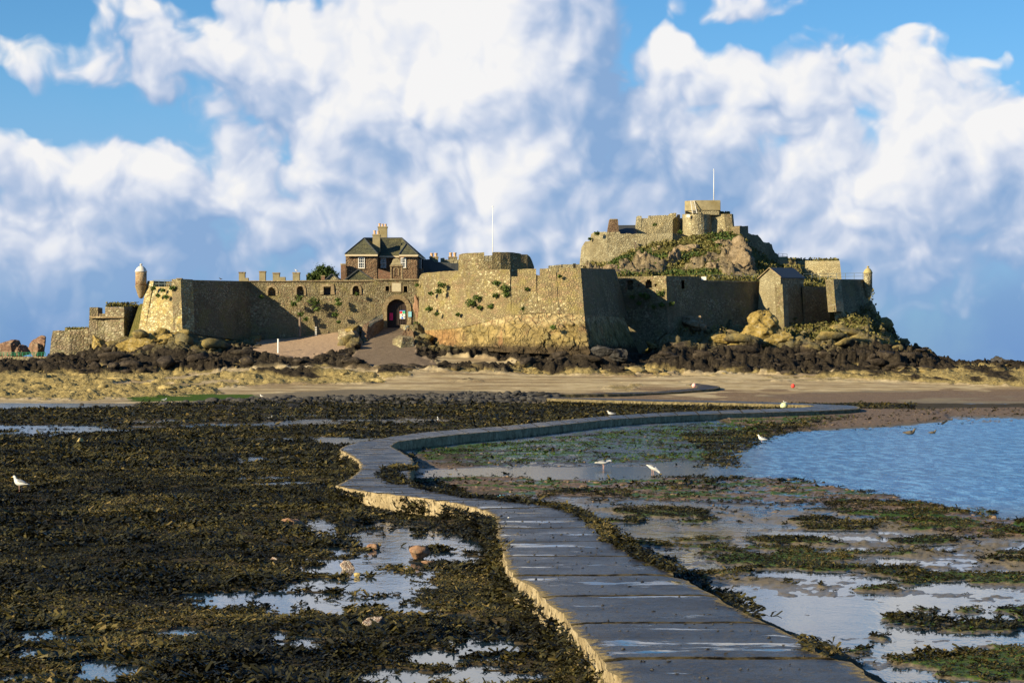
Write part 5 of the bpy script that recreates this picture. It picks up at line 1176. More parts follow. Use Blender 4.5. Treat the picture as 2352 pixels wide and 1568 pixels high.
mb = MB(); mb.ext([W(839, 744.6, 294.5), W(864, 726, 299), W(866, 729, 299), W(845, 747, 294.5)], (-.9, .3, 0)); mb.build('coping', M['curtain'], t)
rails('railing', 'pale metal railing running up beside the gate ramp', [W(850, 751, 293), W(879, 735, 298.5)], .85, 11, 'rail', .03)
t = thing('stone_block', 'squat dressed stone block at the foot of the gate ramp', 'bollard', W(925, 815, 284))
top = [W(901.5, 779, 286.4), W(917, 770, 287.6), W(949, 774, 286.6), W(951, 776, 284.6), W(926.5, 777, 284)]
topz = [Vector(p) for p in top]
wallm([(901.8,779,286.6,900.5,800,286.2),(925.5,775,284.2,916.5,816,283.4)], .9, .35, .06, bk=(.6, .8)).build('lit_side', M['fort'], t)
wallm([(925.5,775,284.2,916.5,816,283.4),(949.5,778,284.8,953.5,817,284.4)], 1.6, .35, .06, bk=(0, 1)).build('front', M['fort'], t)
solid([W(901.8, 779, 286.6), W(925.5, 775, 284.2), W(949.5, 777.5, 284.8), W(949, 773, 287.5), W(917, 769.6, 288.6)], 1.2, 'fort', 'top', t)
t = thing('rubble_mound_wall', 'rounded stone buttress with a lamp behind the squat block on the ramp', 'wall', W(938, 775, 291))
wallm([(921,775,291,919,792,290.5),(927,760,291.4,924,792,290.6),(934,754.5,291.6,934,792,290.8),(942,755,291.4,944,792,290.8),(948,762,291,950,792,290.4),(952.5,778,290.6,954,792,290)], 1.8, .35, .07).build('wall', M['redstone'], t)
wallm([(936,746,296,938,800,293.5),(972,746,296.4,974,806,293),(981,755,295.6,986,812,292)], 1.2, .4, .06).build('parapet', M['curtain'], t)
wallm([(936,746.5,296,936,790,295),(919,745.5,299.3,919,790,299.3)], .8, .4, .05, bk=(1, 0)).build('parapet', M['fort'], t)
MB().tube([W(932.5, 757, 291.2), W(932.5, 750.5, 291.2), W(936, 749.5, 290.9)], .09, 6).build('lamp_arm', M['rail'], t)
MB().lathe((W(937, 750, 290.9).x, 290.9), [(.12, W(0, 751.5, 290.9).z), (.2, W(0, 750, 290.9).z), (.16, W(0, 748.3, 290.9).z), (.05, W(0, 747.8, 290.9).z)], 9).build('lamp_head', M['rail'], t)
t = thing('drain_post', 'rusty upright pipe standing against the curtain wall above the pebbles', 'pipe', W(688.7, 770, 298)); MB().tube([W(688.7, 773, 298), W(688.7, 713, 298.8)], .16, 8).build('pipe', M['rust'], t); MB().tube([W(688.7, 715, 298.7), W(688.7, 711.5, 298.7)], .2, 8).build('collar', M['rust'], t)
t = thing('marker_post', 'slim white marker post standing on the pebble beach', 'post', W(639, 818, 283)); MB().tube([W(639, 815, 283), W(639, 778, 283)], .11, 8).build('pole', M['white'], t); MB().tube([W(639, 820, 283), W(639, 814.8, 283)], .12, 8).build('foot', M['pot'], t)
t = thing('tide_gauge', 'small black and white tide gauge board leaning on the curtain wall', 'gauge', W(726, 774, 298)); mb = flatbox(723.5, 727.5, 750, 771, 298.8, .1); mb.build('board', M['white'], t)
mb = MB()
for k in range(5): flatbox(723.5, 727.5, 751 + k * 4, 753 + k * 4, 298.79, .05, mb)
mb.build('marks', M['dark'], t)
# far left: red rock ridge, green railing, low wall
rails('railing', 'bright green railing along the path at the far left edge', [W(-60, 819, 322), W(104, 819, 318)], .62, 20, 'railgreen', .04)
t = thing('low_wall', 'low pale kerb wall under the green railing', 'wall', W(50, 824, 316)); wallm([(-60,818.5,318,-60,828,318),(112,818.5,316,112,828,316)], 1, .6, .03).build('wall', M['fort'], t)
M['redcrag'] = plainrock('red_crag', (.09, .055, .04), (.20, .12, .08), (.26, .20, .14), 1.2, 0.25)
M['brownpebble'] = plainrock('brown_pebble', (.06, .045, .03), (.14, .10, .07), (.26, .19, .13), 5, 0.01)
# ---------------------------------------------------------------- scattered rocks
def ico_rock(seed, sub=2, cuts=9, amp=.12):
    import bmesh
    bm = bmesh.new(); bmesh.ops.create_icosphere(bm, subdivisions=sub, radius=1.0)
    V = np.array([tuple(v.co) for v in bm.verts]); Fc = np.array([[v.index for v in f.verts] for f in bm.faces]); bm.free()
    g_ = np.random.default_rng(seed)
    for k in range(cuts):
        n = g_.normal(size=3); n /= np.linalg.norm(n); h = g_.uniform(.38, .8)
        d = V @ n - h; V = V - np.outer(np.maximum(d, 0), n)
    V = V * (1 + amp * (vnoise(V[:, 0] * 2 + seed, V[:, 1] * 2 + V[:, 2] * 1.7, seed)[:, None] - .5) * 2)
    return V, Fc
PRO = [ico_rock(s, 2, 8 + s % 5) for s in range(10)]
def rock_field(name, P, S, mat, squash=.62, seed=0, label=None):
    """P Nx3 centres, S sizes -> one mesh of many faceted rocks"""
    g_ = np.random.default_rng(seed); Vs, Fs = [], []; off = 0
    for i in range(len(P)):
        V, Fc = PRO[g_.integers(len(PRO))]
        a = g_.normal() * .5; c, s = math.cos(a), math.sin(a); t = g_.normal() * .25 - .28
        Rm = np.array([[c, -s, 0], [s, c, 0], [0, 0, 1]]) @ np.array([[1, 0, 0], [0, math.cos(t), -math.sin(t)], [0, math.sin(t), math.cos(t)]])
        q = (V * np.array([g_.uniform(.9, 2.0), g_.uniform(.7, 1.2), squash * g_.uniform(.5, 1.4)]) * S[i]) @ Rm.T + P[i]
        Vs.append(q); Fs.append(Fc + off); off += len(V)
    return np_mesh(name, np.concatenate(Vs), np.concatenate(Fs), M[mat], None, False, None, 3)
def cand(n, x0, x1, y0, y1, seed, uniform_depth=True):
    g_ = np.random.default_rng(seed); px = g_.uniform(x0, x1, n); Y = g_.uniform(y0, y1, n) if uniform_depth else None
    X = (px - CX) * Y / F; z, A = ground(X, Y); return px, X, Y, z, A, g_
px, X, Y, z, A, g_ = cand(16000, -150, 2500, 228, 322, 5)
pr_ = (A['dark'] * .42 + A['tan'] * .22) * (1 - .5 * sstep(px, 2100, 2250)) * (1 - .4 * sstep(px, 110, 50)); keep = g_.random(len(X)) < pr_ * .62
P = np.stack([X, Y, z], 1)[keep]; u = g_.random(keep.sum()); pk = px[keep]; S = (.22 + 1.25 * u ** 3.2) * np.where(A['dark'][keep] > .5, 1.2, .75) * (1 - .62 * sstep(pk, 2060, 2200)) * (1 - .4 * sstep(pk, 150, 60))
P[:, 2] -= S * .15
o = rock_field('shore_rocks', P, S, 'rock', .62, 6); tag(o, 'tumbled rocks covering the foreshore below the castle walls', None, None, 'stuff')
# bank of dark boulders behind the wrack
px, X, Y, z, A, g_ = cand(5200, 330, 1300, 196, 236, 8)
keep = (g_.random(len(X)) < A['bank'] * .8); P = np.stack([X, Y, z], 1)[keep]; S = .12 + .42 * g_.random(keep.sum()) ** 2.2
o = rock_field('boulder_bank', P, S, 'darkboulder', .75, 9); tag(o, 'long bank of dark sea-worn boulders behind the wrack beds', None, None, 'stuff')
# pebbles and small stones on the gravelly parts of the flats
px, X, Y, z, A, g_ = cand(30000, 930, 2500, 50, 190, 12)
keep = (g_.random(len(X)) < np.clip(A['gravel'] * .25 + A['rf'] * .01, 0, 1) * (1 - A['sea'])) & (z > -.02); P = np.stack([X, Y, z], 1)[keep]; S = .02 + .06 * g_.random(keep.sum()) ** 2
o = rock_field('pebbles', P, S, 'brownpebble', .6, 10); tag(o, 'pebbles strewn over the muddy flats right of the causeway', None, None, 'stuff')
# larger single rocks
def one_rock(name, label, cat, c, size, mat, seed, rot=0, sub=4, group=None, amp=.10):
    V, Fc = ico_rock(seed, sub, 11, amp)
    aa = V[:, 0] * 1.3 + V[:, 1] * 1.1 + seed; f1, f2, cid = worley(aa * 1.5 + V[:, 2] * .5, V[:, 2] * 1.3 + V[:, 0] * .4 + seed, seed % 7); h1, h2, cd2 = worley(aa * 4, V[:, 2] * 3.2 + V[:, 1], seed % 5)
    nz = fbm(V[:, 0] * 3 + seed, V[:, 1] * 3 + V[:, 2] * 2.3, 4, seed) - .5
    big_ = 1.0 if sub >= 5 else .35
    V = V * (1 + .25 * nz + big_ * ((cid - .5) * .42 * sstep(f2 - f1, 0, .14) + (cd2 - .5) * .16 * sstep(h2 - h1, 0, .2) - .12 * (1 - sstep(f2 - f1, 0, .08))))[:, None]
    V = V * np.array(size); a = rot; Rm = np.array([[math.cos(a), -math.sin(a), 0], [math.sin(a), math.cos(a), 0], [0, 0, 1]]); V = V @ Rm.T
    e = thing(name, label, cat, Vector(c), group)
    bpy.data.objects.remove(e)
    o = bpy.data.objects.new(name, None); bpy.data.objects.remove(o)
    o = np_mesh(name, V, Fc, M[mat], None, False, None, 3); o.location = c; tag(o, label, cat, group); return o
def at_px(x, y, Z=0.0):
    D = F * (CH - Z) / (y - HY); return Vector(((x - CX) * D / F, D, Z))
for (label, x, yb, w, h, mat, sd_, rot) in [
 ('smooth orange-pink boulder half buried in wrack left of the causeway', 674, 1211, 58, 26, 'orangestone', 3, .4),
 ('block-shaped barnacled stone standing in a tide pool', 800, 1308, 44, 22, 'barnacle', 17, .1),
 ('round yellow cobble in the tide pool below the block-shaped stone', 820, 1325, 20, 11, 'yellowstone', 5, 0),
 ('pale pink craggy boulder rising from wrack beside the tide pool', 962, 1284, 62, 30, 'orangestone', 8, .7),
 ('flat red stone at the front edge of a wrack clump by the pool', 985, 1296, 36, 11, 'orangestone', 12, .2),
 ('brown pointed boulder in the wrack near the lower tide pools', 858, 1448, 60, 34, 'barnacle', 9, .5),
 ('tan angular rock alone on the far wrack beds at the left', 182, 1020, 19, 15, 'yellowstone', 21, .3),
 ('low flat tan rock on the far wrack beds', 490, 1020, 26, 7, 'yellowstone', 22, .3),
 ('red stone lying at the top of the upper tide pool', 860, 1262, 32, 16, 'orangestone', 25, .2),
 ('small orange stone in wrack near the left bottom pools', 168, 1490, 16, 13, 'orangestone', 26, .2),
 ('dark rounded stone in the shallow pool at the lower left', 425, 1470, 52, 22, 'barnacle', 28, .1),
 ('small pale stone in wrack left of the orange-pink boulder', 660, 1184, 18, 11, 'yellowstone', 31, .6),
 ('small pale speckled stone in wrack left of the tide pool', 630, 1292, 22, 15, 'barnacle', 32, .6)]:
    D = F * CH / (yb - HY); k = D / F
    p = at_px(x, yb); one_rock('boulder', label, 'boulder', (p.x, p.y + w * k * .25, h * k * .22), (w * k / 2 * 1.15, w * k / 2 * .8, h * k * .62 / .8), mat, sd_, rot)
for (label, x, yb, w, h, sd_) in [
 ('large dark rounded boulder with a gull on it at the water edge', 377, 940, 40, 22, 41), ('squat dark boulder left of the gull boulder', 312, 938, 22, 15, 42), ('small dark stone left end of the boulder row by the far pool', 187, 934, 13, 9, 43),
 ('low dark boulder between the two larger ones at the far pool', 330, 940, 24, 9, 44), ('broad flat dark boulder standing clear of the bank near its left end', 585, 936, 34, 17, 45)]:
    D = 197 + (940 - yb) * .8; k = D / F; p = W(x, yb, D)
    one_rock('dark_boulder', label, 'boulder', (p.x, p.y, p.z + h * k * .3), (w * k / 2 * 1.1, w * k / 2, h * k * .75), 'darkboulder', sd_, .3, 3)
# named outcrops of the castle rock
for (label, x, y, D, sx, sy, sz, mat, sd_) in [
 ('rounded pink-brown crag bulging from the hill under the keep', 1695, 604, 331, 2.6, 2.6, 3.0, 'crag', 51),
 ('upright cleft rock pillar between the outer wall and the battery', 226, 795, 303, 1.7, 1.6, 1.9, 'goldrock', 52),
 ('yellow-lichened rock face under the left corner bastion', 330, 790, 287.5, 3.2, 2.2, 2.4, 'goldrock', 53),
 ('golden boulder directly below the pale bastion corner', 400, 785, 284.5, 2.5, 2.2, 1.8, 'goldrock', 54),
 ('golden rock spur running right from the left bastion foot', 445, 800, 283, 2.0, 1.8, 1.4, 'goldrock', 55),
 ('tall gold-grey rock knoll standing before the shaded walls', 1742, 752, 297, 2.4, 2.2, 2.4, 'goldrock', 56),
 ('pale leaning slab of rock below the slit-window wall', 1590, 742, 298, 1.9, 1.8, 1.3, 'crag', 57),
 ('golden ledge of rock right of the pale leaning slab', 1650, 775, 292, 2.6, 1.6, 1.3, 'goldrock', 58),
 ('golden ledge stepping down below the tall knoll', 1790, 785, 292, 2.5, 1.8, 1.5, 'goldrock', 59),
 ('grey-green block of rock at the foot of the knoll ledge', 1700, 790, 290, 1.8, 1.5, 1.2, 'goldrock', 60),
 ('orange rock bulging out beside the gate arch at the bastion corner', 958, 704, 298.6, .62, .6, 1.5, 'orangestone', 61),
 ('dark angular rock at the right foot of the great bastion', 1385, 806, 276, 1.6, 1.4, 1.2, 'darkboulder', 62),
 ('dark boulder in the shadow right of the great bastion', 1425, 815, 275, 1.5, 1.2, .9, 'darkboulder', 63),
 ('lone dark islet of rock out on the horizon at the right', 2292, 836, 420, 4.1, 3, 1.4, 'darkboulder', 64),
 ('mound of reddish rock beyond the green railing, at the far left edge', 20, 806, 345, 3.4, 3, 2.0, 'redcrag', 65),
 ('pointed reddish rock beside the outer wall beyond the green railing', 88, 804, 342, 1.6, 1.6, 1.9, 'redcrag', 66),
 ('low reddish rock between the mound and the pointed rock', 55, 808, 343, 2.2, 1.6, 1.2, 'redcrag', 67),
 ('upper lip of dark rock on the right-hand cliff edge', 2040, 768, 316, 1.3, 1.6, 1.3, 'darkboulder', 68)]:
    c = W(x, y, D); one_rock('rock_outcrop', label, 'rock outcrop', tuple(c), (sx, sy, sz), mat, sd_, .4, 5, None, .14)
for (label, x, y, D, sx, sy, sz, sd_) in [
 ('pale ribbed rock showing through scrub below the keep ward, leftmost', 1395, 622, 334, 2.2, 2, 1.3, 101), ('leaning brown rib of rock in the scrub under the dark drain pipe', 1478, 608, 335, 1.6, 2, 2.2, 102),
 ('long slanting rock rib in the middle of the scrubby hill', 1545, 600, 334, 1.5, 2, 2.6, 103), ('broken rock face under the round keep tower', 1590, 576, 342, 2.2, 2, 1.7, 104),
 ('grey-brown rock pile low on the hill behind the white plate', 1630, 622, 330, 2.2, 1.8, 1.5, 105), ('rock spur at the top of the hill right of the round keep', 1668, 560, 341, 1.8, 1.8, 1.2, 106), ('dark cleft rock between the hill scrub and the ward wall', 1505, 577, 344, 1.7, 1.4, 1.3, 107)]:
    one_rock('rock_outcrop', label, 'rock outcrop', tuple(W(x, y, D)), (sx, sy, sz), 'crag', sd_, -.3, 5, None, .14)
# small stones along the ramp foot
for i, (label, x, y, D, s_) in enumerate([('grey boulder at the foot of the yellow-topped buttress', 800, 806, 287.5, .9), ('dark boulder left of the buttress foot', 783, 809, 287.5, .7), ('brown rock at the sand edge by the ramp corner', 822, 828, 279, .55), ('flat dark slab in the shadow right of the squat block', 985, 812, 284, .8)]):
    one_rock('boulder', label, 'boulder', tuple(W(x, y, D)), (s_ * 1.2, s_, s_ * .7), 'darkboulder' if i else 'barnacle', 80 + i, .3, 3)
# ---------------------------------------------------------------- plants on the walls, bush, hill scrub
WALLP = [
 (722,697,299,1.15,'large dark bush growing from the curtain wall below its square opening'),(688,688,299,.8,'leafy clump on the curtain wall under its second arched opening from the left'),
 (676,700,299,.65,'ragged green clump left of the big wall bush'),(728,712,299,.6,'small hanging tuft under the big wall bush'),(769,724,298.8,.62,'round green tuft low on the curtain wall near the gate'),
 (775,690,299,.5,'green tuft on the curtain wall below the fourth opening, upper one'),(779,700,299,.6,'green tuft just below the upper tuft near the fourth opening'),(820,677,299.2,.45,'moss-green tuft on the sill of the arched opening nearest the gate'),
 (690,724,298.8,.6,'dark tuft beside the rusty upright pipe'),(702,735,298.8,.5,'dark tuft low beside the rusty pipe foot'),(777,741,298.6,.4,'tiny tuft near the foot of the curtain wall'),(600,684,299,.5,'shaded tuft under the first lit arch'),
 (958,656,298.4,.35,'tuft high on the left edge of the great bastion'),(957,745,297.5,.5,'weeds at the foot of the gate jamb'),(864,742,297.8,.35,'weeds over the top of the ramp railing'),
 (1015,658,290,.85,'tall green tuft high on the left of the great bastion'),(1008,672,290,.7,'green tuft just below the tall one on the great bastion'),(989,676,292.5,.5,'round tuft left of the pair on the great bastion'),
 (986,712,292,.7,'green clump halfway down the left of the great bastion'),(1004,723,290.5,.45,'thin tuft low on the left of the great bastion'),
 (1082,699,285.5,.95,'broad clump in the middle of the great bastion'),(1095,687,285,.75,'clump above and right of the broad middle clump'),(1127,706,283.7,.6,'clump right of the broad middle clump'),(1100,708,284.6,.5,'small clump below the middle ones'),
 (1139,653,283.6,.7,'tuft below the bastion parapet, left of the tall double tuft'),(1161,666,282.6,1.0,'largest double tuft high on the great bastion'),(1163,678,282.5,.7,'lower half of the double tuft on the bastion'),
 (1138,681,283.4,.5,'small tuft left of the double tuft'),(1210,665,281.4,.4,'lone small tuft on the right part of the bastion'),(1201,711,281.2,.45,'tuft above the rock face of the bastion'),(1052,724,286.8,.45,'tuft where masonry meets red rock'),
 (1286,636,280,.35,'tuft beneath the right gap of the bastion parapet'),(1272,754,277.6,.5,'green patch on the ledge of the bastion rock face'),
 (352,664,291,.5,'dark tuft at the top left of the pale bastion'),(374,668,289.6,.4,'tuft hanging from the top of the pale bastion, middle'),(396,664,288.2,.6,'tuft hanging below the railing post of the pale bastion'),(381,684,288.8,.55,'round tuft in the middle of the pale bastion'),(363,680,290,.4,'small tuft left of the round one on the pale bastion'),
 (1485,683,296.4,.75,'leafy clump under the second arched opening of the weedy wall'),(1474,680,296.6,.55,'leafy clump left of the bigger one on the weedy wall'),(1517,677,295.2,.75,'leafy clump near the right edge of the weedy wall'),(1452,684,297,.5,'clump under the first arch of the weedy wall'),
 (1519,702,295,.6,'lower clump near the right edge of the weedy wall'),(1501,706,295.4,.5,'low clump in the middle of the weedy wall'),(1468,698,296.6,.45,'clump at the edge of the shadow on the weedy wall'),(1543,700,295,.5,'dim tuft at the corner of the slit-window wall'),
 (1504,517,354,.5,'single green tuft on the upper ward wall'),(1371,538,349.8,.6,'tuft on the top of the keep ward wall at its left'),(1355,550,352,.45,'tuft on the left shoulder of the keep ward wall'),(1562,535,348,.6,'dark tuft on the ward wall beside the round keep')]
for i, (x, y, D, s_, lab) in enumerate(WALLP):
    c, g_, lf = plantmesh(int(150 * s_ + 60), s_ * .8, 100 + i); b = W(x, y, D - .25)
    e = leaf_cloud('wall_plant', c + np.array(tuple(b)), .15, M['leaf'], None, 200 + i)
    tag(e, lab, 'wall plant', 'plants rooted in the castle walls')
# bush behind the wall
t = thing('round_bush', 'rounded green tree bush rising behind the curtain wall', 'tree', W(742, 650, 306))
cs = []
for (x, y, r) in ((742,628,1.25),(728,633,1.1),(757,630,1.05),(718,637,.8),(766,636,.7),(738,620,.8),(750,621,.7),(735,640,1.0),(755,641,.9)):
    c, g_, lf = plantmesh(900, r, int(x), .85, up=0); c[:, 1] *= 1.8; cs.append(c + np.array(tuple(W(x, y, 306))))
cs.append(np.concatenate(cs)[::9] + np.random.default_rng(5).normal(size=(len(np.concatenate(cs)[::9]), 3)) * np.array([.25, .2, .3]))
leaf_cloud('crown', np.concatenate(cs), .14, M['treeleaf'], t, 77)
mb = MB(); b = W(742, 655, 306)
mb.tube([b - Vector((0, 0, .6)), W(742, 642, 306), W(740, 630, 306)], [.16, .12, .04], 7); mb.tube([W(742, 645, 306), W(729, 633, 306)], [.1, .03], 6); mb.tube([W(742, 644, 306), W(757, 630, 306)], [.1, .03], 6); mb.build('trunk', M['rust'], t)
# scrub on the hill and on ledges
px, X, Y, z, A, g_ = cand(60000, 1340, 2060, 295, 349, 31)
slope = A['grass'] * .55 + ((px > 1560) & (px < 1900) & (Y < 316)) * .10 * A['dark']
slope = slope + ((px > 1800) & (px < 2060) & (z > 6.5) & (Y < 320)) * .5  # extra scrub on the right slope, also darkening it in place of shade
keep = g_.random(len(X)) < slope * .55 * (.15 + .9 * sstep(fbm(X * .35, Y * .35, 3, 40), .4, .6))
P = np.stack([X, Y, z + g_.uniform(0, .45, len(X))], 1)[keep]
P = np.repeat(P, 3, 0) + g_.normal(size=(keep.sum() * 3, 3)) * np.array([.3, .3, .12])
o = leaf_cloud('hill_scrub', P, .26, M['drygrass'], None, 32); tag(o, 'rough grass and scrub on the castle rock', None, None, 'stuff')
px, X, Y, z, A, g_ = cand(40000, 1380, 1720, 324, 348, 33)
keep = g_.random(len(X)) < (A['grass'] * sstep(fbm(X * .25, Y * .25, 3, 44), .52, .60)) * .5
P = np.stack([X, Y, z + g_.uniform(0, .7, len(X))], 1)[keep]
o = leaf_cloud('hill_bushes', P, .24, M['treeleaf'], None, 34); tag(o, 'low dark green bushes on the slope under the keep', None, None, 'stuff')
# ---------------------------------------------------------------- wrack: many small fronds
def fronds(P, size, per, seed, name, mat='wrack', flat=.5, segs=2):
    g_ = np.random.default_rng(seed); n = len(P); Pp = np.repeat(P, per, 0); sz = np.repeat(size, per); N_ = len(Pp)
    fa = np.repeat(fbm(P[:, 0] * .7, P[:, 1] * .7, 2, 91) * 14, per); a = np.where(g_.random(N_) < .7, fa + g_.normal(size=N_) * .7, g_.uniform(0, 2 * math.pi, N_)); el = g_.uniform(.0, 1.1, N_) * (1 - flat * .5)
    L = sz * np.exp(g_.normal(size=N_) * .30) * .98; w = np.minimum(L * g_.uniform(.18, .40, N_), sz * .42)
    d = np.stack([np.cos(a), np.sin(a)], 1); pd = np.stack([-np.sin(a), np.cos(a)], 1)
    p0 = Pp + np.concatenate([d * (g_.uniform(-.2, .5, N_) * sz)[:, None], (g_.uniform(-.1, .1, N_) * sz)[:, None]], 1)
    h1 = L * np.sin(el) * .55; r1 = L * .5
    p1 = p0 + np.concatenate([d * r1[:, None], h1[:, None]], 1)
    p2 = p1 + np.concatenate([d * (L * .5)[:, None], (L * g_.uniform(-.35, .35, N_))[:, None]], 1)
    tw = g_.normal(size=N_) * .5
    def side(k): return np.concatenate([pd * (w * k)[:, None], (w * k * tw)[:, None]], 1)
    V = np.stack([p0 - side(.22), p0 + side(.22), p1 - side(.5), p1 + side(.5), p2 - side(.42), p2 + side(.42)], 1).reshape(-1, 3)
    b = np.arange(N_)[:, None] * 6
    Fq = np.concatenate([b + np.array([[0, 1, 3, 2]]), b + np.array([[2, 3, 5, 4]])], 1).reshape(-1, 4)
    lf_ = np.clip(.30 + 1.9 * (fbm(P[:, 0] * .45, P[:, 1] * .45, 4, 88) - .5) + .22 * g_.normal(size=n), 0, 1)
    tone = np.repeat(np.clip(np.repeat(lf_, per) * .75 + (g_.random(N_) ** 3.4) * .5 - .03, 0, 1), 6)
    return V, Fq, tone
def wfield(n, x0, x1, y0, y1, seed, prob, size, per, dz=.0):
    """candidates uniform on the ground between depths y0..y1"""
    g_ = np.random.default_rng(seed); Y = np.sqrt(g_.uniform(y0 * y0, y1 * y1, n)); px = g_.uniform(x0, x1, n); X = (px - CX) * Y / F
    z, A = ground(X, Y); k = g_.random(n) < prob(px, X, Y, z, A)
    P = np.stack([X, Y, z + dz], 1)[k]; s = size * g_.uniform(.7, 1.35, k.sum()) * (.70 + .50 * sstep(fbm(X[k] * .8, Y[k] * .8, 3, 93), .47, .62))
    return fronds(P, s, per, seed + 1, 'w')
def inside_cw(px, py):
    pass
_cl = np.array([((a + b) / 2)[:2] for a, b in zip(LA, RB)]); _cw = np.array([(a - b).length / 2 for a, b in zip(LA, RB)])
def cwdist(X, Y):
    """distance outside the causeway edge (negative on it)"""
    d = np.full(X.shape, 1e9)
    for i in range(0, len(_cl) - 2, 2):
        d = np.minimum(d, np.hypot(X - _cl[i, 0], Y - _cl[i, 1]) - _cw[i] * .9)
    return d
def leftprob(px, X, Y, z, A):
    cd = cwdist(X, Y); patch = .55 + .6 * sstep(fbm(X * .8, Y * .8, 3, 60), .35, .55)
    return np.clip(A['weed'] * patch, 0, 1) * (cd > 0) * (z > .005)
def rightprob(px, X, Y, z, A):
    cd = cwdist(X, Y)
    edge = (cd > 0) * sstep(cd, .9, .1) * A['rf'] * sstep(A['py'], 1110, 1150)
    p_ = A['clump'] * .9 + A['rf'] * .16 * sstep(z, -.004, .02) * sstep(fbm(X * 1.6, Y * 1.2, 3, 66), .45, .6) + A['band'] * .38 * sstep(fbm(X * .7, Y * .35, 3, 61), .48, .60) + A['g1'] * .10 * sstep(fbm(X * .5, Y * .3, 3, 62), .5, .6) + edge * .85
    p_ = p_ + A['rf'] * sstep(polysd(px, A['py'], [(1560,1000),(1700,985),(1860,965),(1990,955),(1800,1000),(1720,1035),(1690,1075),(1600,1072),(1620,1040)]), -6, 10) * .6
    p_ = p_ + A['rf'] * .5 * sstep(np.abs(A['sea'] - .45), .45, .2) * sstep(fbm(X * .9, Y * .5, 3, 65), .47, .6)
    p_ = p_ + A['sea'] * .05 * sstep(A['py'], 1085, 1120) * sstep(fbm(X * .5, Y * .15, 3, 63), .56, .66)
    return np.clip(p_, 0, 1) * (cd > 0)
parts = [wfield(62000, -60, 1640, 22, 42, 71, leftprob, .062, 9), wfield(80000, -60, 1450, 42, 75, 73, leftprob, .085, 7), wfield(80000, -60, 1300, 75, 125, 75, leftprob, .13, 5), wfield(60000, -60, 2100, 125, 212, 77, leftprob, .20, 4),
         wfield(52000, 1150, 2420, 22, 62, 79, rightprob, .050, 11, .01), wfield(70000, 930, 2420, 62, 130, 81, rightprob, .10, 6, .01), wfield(14000, 900, 2420, 130, 190, 83, rightprob, .18, 4, .01)]
# wrack draped over the causeway edges
def strip(ptsxy, n, spread, z0, seed, size, per):
    g_ = np.random.default_rng(seed); pts = [at_px(x, y, ZT) for x, y in ptsxy]; out = []
    for k in range(n):
        i = g_.integers(len(pts) - 1); p = pts[i].lerp(pts[i + 1], g_.random()); q = Vector((p.x + g_.normal() * spread, p.y + g_.normal() * spread * 2.0, z0 + g_.uniform(-.02, .06))); out.append(tuple(q))
    P = np.array(out); return fronds(P, size * g_.uniform(.7, 1.3, n), per, seed, 's')
parts += [strip([(1276,1162),(1330,1178),(1385,1212),(1416,1246),(1470,1275),(1548,1312)], 1100, .10, ZT, 90, .065, 8), strip([(930,1112),(895,1098),(893,1084),(915,1072),(940,1078)], 800, .16, ZT, 91, .08, 7), strip([(951,1117),(1060,1138),(1160,1148),(1270,1160)], 600, .10, ZT - .02, 92, .075, 7),
          strip([(1660,1372),(1700,1392),(1756,1425)], 60, .07, ZT, 93, .08, 5), strip([(1840,1470),(1931,1506)], 50, .07, ZT, 94, .08, 5),
          strip([(1134,1182),(1140,1215),(1156,1262)], 700, .09, ZT - .1, 95, .07, 8), strip([(1158,1270),(1175,1312),(1215,1345)], 400, .10, ZT - .22, 96, .065, 8)]
def side_strip(n, seed, z0, z1, off_, size, per, i0, i1):
    g_ = np.random.default_rng(seed); out = []
    while len(out) < n:
        i = g_.integers(i0, i1); a, b = LA[i], RB[i]
        if vnoise(s_len[i] * .9, 2.2, 5) + .25 * g_.random() < .45: continue
        q = a + (a - b).normalized() * g_.uniform(.02, off_); out.append((q.x, q.y, g_.uniform(z0, z1)))
    P = np.array(out); return fronds(P, size * g_.uniform(.7, 1.4, n), per, seed, 's')
parts += [side_strip(1700, 301, .03, .34, .22, .07, 7, 0, min(150, len(LA) - 1)), side_strip(2400, 302, .05, .36, .25, .10, 5, 100, min(330, len(LA) - 1))]
parts += [strip([(1262,919),(1345,922),(1493,926),(1700,930),(1850,935)], 2600, .25, .22, 97, .16, 5)]
Vc, Fc_, Tc, off = [], [], [], 0
for V_, F_, t_ in parts:
    Vc.append(V_); Fc_.append(F_ + off); Tc.append(t_); off += len(V_)
Vc = np.concatenate(Vc); Fc_ = np.concatenate(Fc_); Tc = np.concatenate(Tc)
o = np_mesh('seaweed', Vc, Fc_, M['wrack'], None, False, {'var': Tc}); tag(o, 'dark olive bladder wrack covering the flats and hanging on the causeway edge', None, None, 'stuff')
print('FRONDS', len(Fc_))
# bright green weed
def gprob(px, X, Y, z, A):
    return np.clip(A['green'] * A['rf'] * .5 + A['green'] * A['weed'] * .3, 0, 1) * (cwdist(X, Y) > 0)
parts = [wfield(30000, -50, 2400, 24, 80, 101, gprob, .035, 7, .005), wfield(60000, 930, 2400, 80, 150, 103, gprob, .07, 5, .005)]
Vc, Fc_, Tc, off = [], [], [], 0
for V_, F_, t_ in parts: Vc.append(V_); Fc_.append(F_ + off); Tc.append(t_); off += len(V_)
o = np_mesh('green_weed', np.concatenate(Vc), np.concatenate(Fc_), M['algae'], None, False, {'var': np.concatenate(Tc)}); tag(o, 'bright green gutweed growing on the flats', None, None, 'stuff')
